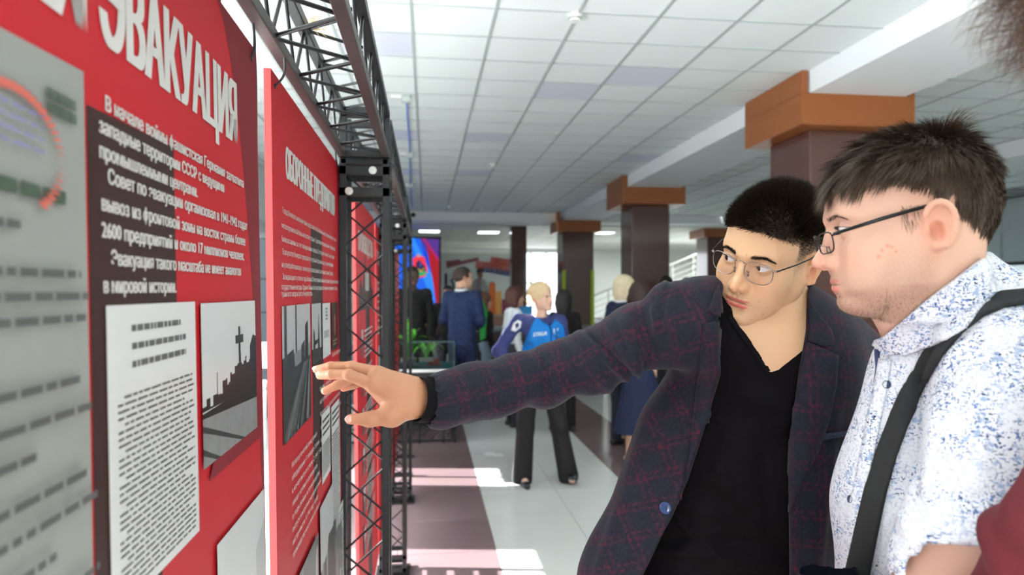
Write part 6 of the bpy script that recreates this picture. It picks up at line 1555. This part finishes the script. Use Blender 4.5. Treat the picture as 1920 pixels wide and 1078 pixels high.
patch('emblem_center', [bv1], [(966, 608), (972, 604), (973, 611), (967, 616)], .006, .002, mat('cloth %.2f %.2f %.2f' % (.035, .045, .16), (.035, .045, .16), .8), e1, 3)
b = MB(); p = at_y(1085, 626, 5.45); b.box((p.x-.07, 5.40, p.z-.02), (p.x+.09, 5.52, p.z-.014)); pp_ = b.build('paper_sheet', M_wplast); tag(pp_, 'white paper sheet held by the blonde woman in the tracksuit top', 'paper')
e2, M2, H2 = bgperson(on(866, 600, 8.35), 8.35, -35, 1.885, 'man in a bright navy suit and white collar with his back to the camera', top=(.010, .022, .080), bottom=(.008, .016, .055), hair='short', haircol=(.035, .022, .016), headyaw=-38, arms=dict(L=[(-.19, 0, 1.43), (-.25, -.0, 1.15), (-.10, .20, 1.06)], R=[(.19, 0, 1.43), (.25, -.0, 1.15), (.10, .20, 1.06)]), shirtcol=(.8, .82, .85), topname='suit_jacket', wide=1.08)
bgperson(on(905, 580, 9.0), 9.0, -60, 1.57, 'woman with long brown hair, black jacket and pale jeans beside the navy suit', top=(.012, .012, .014), bottom=(.20, .27, .36), hair='long', haircol=(.13, .06, .03), female=True, headyaw=-20)
b = MB(); p = at_y(905, 600, 8.35); b.prism([(-.03, -.25), (.03, -.22), (.06, .1), (.0, .25), (-.05, .2)], lambda a, c, d: (p.x+a, 8.33+d, p.z+c), .03); tag(b.build('scarf', mat('bright green cloth', (.02, .30, .05), .8)), 'bright green scarf hanging from the shoulder beside the navy suit', 'scarf')
bgperson(on(962, 580, 8.0), 8.0, -80, 1.64, 'woman with dark red brown bob and white blouse in profile', top=(.74, .80, .84), bottom=(.02, .02, .03), hair='bob', haircol=(.075, .022, .016), female=True, headyaw=-8, topname='blouse')
b = MB(); p = at_y(984, 588, 8.12); b.box((p.x-.11, 8.10, p.z-.2), (p.x+.12, 8.13, p.z+.09)); tag(b.build('folder', mat('sky blue card', (.01, .28, .62), .5)), 'sky blue folder held up between the white blouse and the tracksuit', 'folder')
bgperson(on(1200, 600, 6.1), 6.1, -4, 1.68, 'woman seen from behind with dark brown bob, camel top and pleated navy skirt', top=(.30, .17, .08), bottom=(.012, .018, .06), hair='bob', haircol=(.03, .014, .01), female=True, arms=dict(L=[(-.16, 0, 1.42), (-.19, .06, 1.16), (-.08, .22, 1.06)], R=[(.16, 0, 1.42), (.19, .06, 1.16), (.08, .22, 1.06)]), skirt=.31, shoes=(.65, .50, .38), topname='camel_top')
bgperson(on(1168, 600, 6.85), 6.85, -62, 1.75, 'woman with wavy platinum blonde bob, navy jacket and white collar behind the brunette', top=(.010, .018, .05), bottom=(.012, .014, .03), hair='bob', haircol=(.72, .62, .42), female=True, shirtcol=(.8, .82, .85), headyaw=-12)
bgperson(on(1058, 600, 7.6), 7.6, 20, 1.60, 'woman with long black hair and dark clothes behind the blue tracksuit', top=(.01, .01, .012), bottom=(.01, .01, .012), hair='long', haircol=(.01, .009, .009), female=True)
bgperson(on(1250, 600, 10.2), 10.2, 150, 1.82, 'person with black hair, only the head top showing above the plaid shoulder', top=(.02, .02, .03), hair='bob', haircol=(.012, .01, .01))
bgperson(on(1304, 600, 11.0), 11.0, 165, 1.81, 'person with light brown hair above the plaid shoulder, right of the black haired head', top=(.1, .08, .06), hair='short', haircol=(.13, .08, .045))
bgperson(on(1287, 600, 12.2), 12.2, 160, 1.84, 'person with dark hair almost hidden between two heads above the plaid shoulder', top=(.02, .02, .02), hair='short', haircol=(.02, .012, .01))
bgperson(on(772, 600, 9.2), 9.2, 185, 1.92, 'tall figure in black standing against the left part of the glowing screen', top=(.006, .006, .007), bottom=(.006, .006, .007), skin=(.10, .06, .045), haircol=(.008, .007, .007))  # near-black skin colour imitates a backlit silhouette
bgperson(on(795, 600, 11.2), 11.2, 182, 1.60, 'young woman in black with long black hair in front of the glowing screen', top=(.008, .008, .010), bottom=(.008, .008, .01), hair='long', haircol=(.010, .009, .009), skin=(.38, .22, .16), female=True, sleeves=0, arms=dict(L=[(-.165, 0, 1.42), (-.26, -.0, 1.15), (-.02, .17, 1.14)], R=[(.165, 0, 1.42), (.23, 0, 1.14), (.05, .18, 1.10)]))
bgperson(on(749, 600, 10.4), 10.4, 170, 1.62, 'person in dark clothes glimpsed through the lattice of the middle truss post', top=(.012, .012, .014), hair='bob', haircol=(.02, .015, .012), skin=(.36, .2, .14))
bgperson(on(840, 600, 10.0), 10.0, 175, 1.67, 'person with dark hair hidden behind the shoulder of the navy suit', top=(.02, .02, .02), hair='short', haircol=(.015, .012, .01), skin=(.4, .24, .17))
# ================================================================ far furniture, screen, mural, stairs
blade_plant('potted_plant', -.22, 8.45, .62, 16, .62, 'bright green broad leaved potted plant behind the truss by the display case', 5, .045, .5)
blade_plant('potted_plant', .0, 8.4, .62, 12, .42, 'smaller arching green potted plant behind the right end of the display case', 6, .022, .8)
e = empty('plant_stand', (.0, 8.35, 0), 'dark box stand carrying the two potted plants behind the display case', 'stand')
b = MB(); b.box((-.5, 8.2, 0), (.1, 8.7, .60)); b.build('box_body', M_blk, e); b = MB(); b.box((-.52, 8.18, .60), (.12, 8.72, .62)); b.build('box_top', M_blk, e)
e = empty('reception_desk', (1.6, 10.6, 0), 'long dark brown slatted counter with a grey edge behind the standing visitors', 'counter')
M_dkwood = mat('dark brown slats', (.028, .015, .011), .45, vary=.3, vscale=8); M_greyedge = mat('grey counter edge', (.12, .15, .18), .35)
b = MB(); b.box((.35, 10.45, 0), (2.75, 11.1, .98)); b.build('counter_body', M_dkwood, e); b = MB(); b.box((.3, 10.38, .98), (2.8, 11.15, 1.02)); b.build('countertop', M_greyedge, e)
for i in range(8): b = MB(); b.box((.36, 10.425, .06+i*.115), (2.74, 10.45, .06+i*.115+.09)); b.build('slat', M_dkwood, e)
e = empty('low_table', (3.1, 10.4, 0), 'dark navy draped table beside the second granite column', 'table')
b = MB(); b.box((2.95, 10.2, .0), (3.4, 10.9, 1.03)); b.build('table_cover', mat('dark navy cover', (.006, .010, .025), .6), e); b = MB(); b.box((2.93, 10.18, 1.03), (3.42, 10.92, 1.05)); b.build('tabletop', mat('dark navy top', (.01, .015, .03), .3), e)
# glowing screen
YS = 20.5
def sp(u, v, Y=YS): p = at_y(u, v, Y); return (p.x, p.z)
e = empty('led_screen', (-.6, YS, 0), 'large glowing blue and red screen with a coat of arms', 'screen')
def emis(n, c, s=1.0): return mat('screen '+n, (0, 0, 0), .4, emit=c, es=s)
x1, zt = sp(823, 449); x0, zb = sp(700, 603)
b = MB(); b.box((x0-.08, YS+.01, zb-.08), (x1+.06, YS+.2, zt+.08)); b.build('casing', M_blk, e); b = MB()
for xx in (x0+.3, x1-.3): b.box((xx-.05, YS+.05, 0), (xx+.05, YS+.15, zb)); 
b.build('stand_leg', M_blk, e)
def flatpoly(nm, items, Y, par):
    b = MB(); ms = []
    for i, (pts, m) in enumerate(items):
        if m not in ms: ms.append(m)
        b.cur = ms.index(m); q = [sp(*p, Y) for p in pts]
        if sum(q[k][0]*q[(k+1) % len(q)][1]-q[(k+1) % len(q)][0]*q[k][1] for k in range(len(q))) < 0: q = q[::-1]
        b.quad(*[(a, Y-.002-.001*i, c) for a, c in q])
    return b.build(nm, ms, par, fixn=False)
B1, B2, B3, Rr, Pu = emis('azure', (.0, .12, .80), 1.0), emis('blue', (.0, .05, .62), 1), emis('light blue', (.02, .25, .95), 1), emis('red', (.38, .0, .01), 1), emis('violet', (.08, .02, .25), 1)
flatpoly('picture', [([(700, 445), (823, 449), (823, 603), (700, 603)], B2), ([(700, 445), (788, 447), (823, 600), (823, 603), (700, 603)], B1), ([(768, 446), (776, 446), (812, 520), (818, 603), (812, 603), (800, 540)], B3), ([(786, 447), (823, 449), (823, 520), (811, 490)], Pu), ([(800, 462), (823, 487), (823, 603), (812, 530)], Rr), ([(792, 447), (797, 447), (823, 485), (823, 492)], emis('magenta', (.45, .0, .12), 1))], YS, e)
crest = [(784, 476), (786, 479), (793, 481), (797, 484), (798, 492), (801, 500), (802, 510), (797, 519), (790, 520), (783, 522), (778, 519), (776, 510), (773, 500), (775, 493), (773, 486), (778, 482)]
flatpoly('coat_of_arms', [(crest, emis('crest red', (.85, .03, .06), 1)), ([(780, 493), (786, 487), (797, 500), (799, 512), (781, 514)], emis('crest black', (.01, .01, .06), 1)), ([(780, 510), (799, 508), (800, 515), (784, 518), (780, 517)], emis('crest green', (.0, .38, .15), 1)), ([(783, 505), (784, 503), (795, 511), (794, 512)], emis('crest gold', (.5, .35, .05), 1)), ([(783, 511), (795, 502), (796, 504), (784, 512)], emis('crest gold', (.5, .35, .05), 1)), ([(786, 492), (790, 492), (791, 499), (787, 500)], emis('crest blue', (.08, .05, .3), 1)), ([(783, 478), (785, 474), (788, 478), (789, 482), (781, 482)], emis('crest silver', (.4, .3, .35), 1))], YS-.02, e)
# mural wall
YM = 25.5
e = empty('mural_panel', (2.0, YM, 0), 'pale wall mural with coloured slogans, a standing figure and orange bars', 'mural')
x0, zt = sp(826, 474, YM); x1, zb = sp(962, 592, YM)
b = MB(); b.box((x0, YM, zb), (x1, YM+.1, zt)); b.build('board', mat('pale mural print', (.50, .55, .54), .5), e)
b = MB(); b.box((x0-.3, YM-.3, 0), (x1+.2, YM+.2, zb)); b.build('low_wall', mat('brown pink plinth', (.22, .12, .10), .4), e)
Mr, Mn, Mo, My, Mp, Mwi = mat('mural red', (.55, .07, .05), .5), mat('mural navy', (.03, .05, .18), .5), mat('mural orange', (.55, .12, .02), .5), mat('mural ochre', (.6, .32, .08), .5), mat('mural plum', (.2, .03, .09), .5), mat('mural white', (.7, .72, .72), .5)
flatpoly('slogan_band', [([(921, 482), (960, 487), (959, 499), (920, 494)], Mr), ([(893, 489), (959, 497), (959, 509), (892, 502)], Mr), ([(906, 501), (961, 508), (961, 519), (905, 509)], Mn), ([(836, 490), (862, 486), (863, 490), (897, 482), (898, 488), (838, 503)], mat('mural dim plum', (.20, .06, .08), .5))], YM-.01, e)
wall_text(e, 'ГОРОД', 923, 492, YM-.03, 35, Mwi, 'slogan_lettering', 0, -.10, 2); wall_text(e, 'МОЛОДЕЖИ', 895, 499, YM-.03, 62, Mwi, 'slogan_lettering', 0, -.10, 2); wall_text(e, 'КУЗБАССА', 908, 508, YM-.03, 52, Mwi, 'slogan_lettering', 0, -.15, 2)
wall_text(e, '1{', 834, 535, YM-.03, 20, Mn, 'logo_lettering', 0, 0, 2)
flatpoly('printed_bar', [([(917, 535), (919, 530), (925, 528), (929, 532), (930, 590), (917, 590)], Mo), ([(930, 549), (934, 545), (936, 547), (940, 543), (940, 590), (930, 590)], My), ([(941, 561), (952, 561), (952, 590), (941, 590)], Mp), ([(908, 568), (917, 566), (917, 590), (908, 590)], Mo), ([(912, 574), (917, 574), (917, 590), (912, 590)], My)], YM-.01, e)
Mg1, Mg2, Mg3 = mat('mural grey', (.22, .23, .22), .5), mat('mural black', (.02, .02, .02), .5), mat('mural skin', (.16, .08, .05), .5)
flatpoly('printed_figure', [([(884, 535), (890, 524), (900, 521), (909, 525), (916, 540), (919, 565), (916, 567), (910, 548), (910, 570), (886, 570), (887, 548), (882, 560)], Mg1), ([(893, 524), (902, 523), (903, 545), (892, 545)], mat('mural mauve', (.15, .12, .14), .5)), ([(893, 545), (904, 545), (905, 590), (900, 590), (898, 560), (895, 590), (890, 590)], Mg2), ([(895, 507), (905, 507), (905, 519), (901, 524), (897, 523)], Mg3), ([(894, 506), (898, 502), (905, 503), (907, 509), (904, 511), (896, 511), (895, 518)], Mg2)], YM-.03, e)
# staircase
e = empty('staircase', (8, 26, 0), 'open staircase with pale wall and steel cable railing seen between the columns', 'staircase')
M_tread = mat('dark brown tread', (.10, .07, .065), .4); M_railm = mat('brushed steel rail', (.35, .36, .33), .35, metal=.6)
for i in range(15):
    x = 5.9+i*.42; z = .12+i*.165; b = MB(); b.box((x, 25.2, z), (x+.46, 27, z+.06)); b.build('tread', M_tread, e)
    b = MB(); b.box((x+.02, 25.6, 0), (x+.42, 27.2, z)); b.build('riser_block', M_plaster, e)
def rl(x): return .12+(x-5.9)/.42*.165
for k, hgt in enumerate((1.15, .9, .68, .46, .24)):
    b = MB(); b.tube([(5.8, 25.25, rl(5.8)+hgt), (12.2, 25.25, rl(12.2)+hgt)], .035 if k == 0 else .012, 8); b.build('handrail' if k == 0 else 'rail_cable', M_railm, e)
for i in range(8): x = 6.0+i*.84; b = MB(); b.tube([(x, 25.25, rl(x)), (x, 25.25, rl(x)+1.15)], .025, 8); b.build('baluster', M_railm, e)
# window frames in the far opening
w = MB(); 
for x in (3.75, 4.45, 5.12): w.box((x, 29.32, 0), (x+.08, 29.4, 3.25))
w.box((3.75, 29.32, 1.9), (5.2, 29.4, 1.96)); structure(w.build('window_5', M_frame))
# papers lying on the floor
for (u, v, lb) in ((918, 851, 'white paper lying on the pale floor, the left of two overlapping sheets'), (931, 853, 'white paper lying on the pale floor, the right of two overlapping sheets')):
    p = at_z(u, v, 0); b = MB(); b.box((-.045, -.06, 0), (.06, .06, .0015)); o = b.build('paper_sheet', M_wplast); o.location = (p.x, p.y, .0006+.0016*(v > 852)); o.rotation_euler.z = .2; tag(o, lb, 'paper')
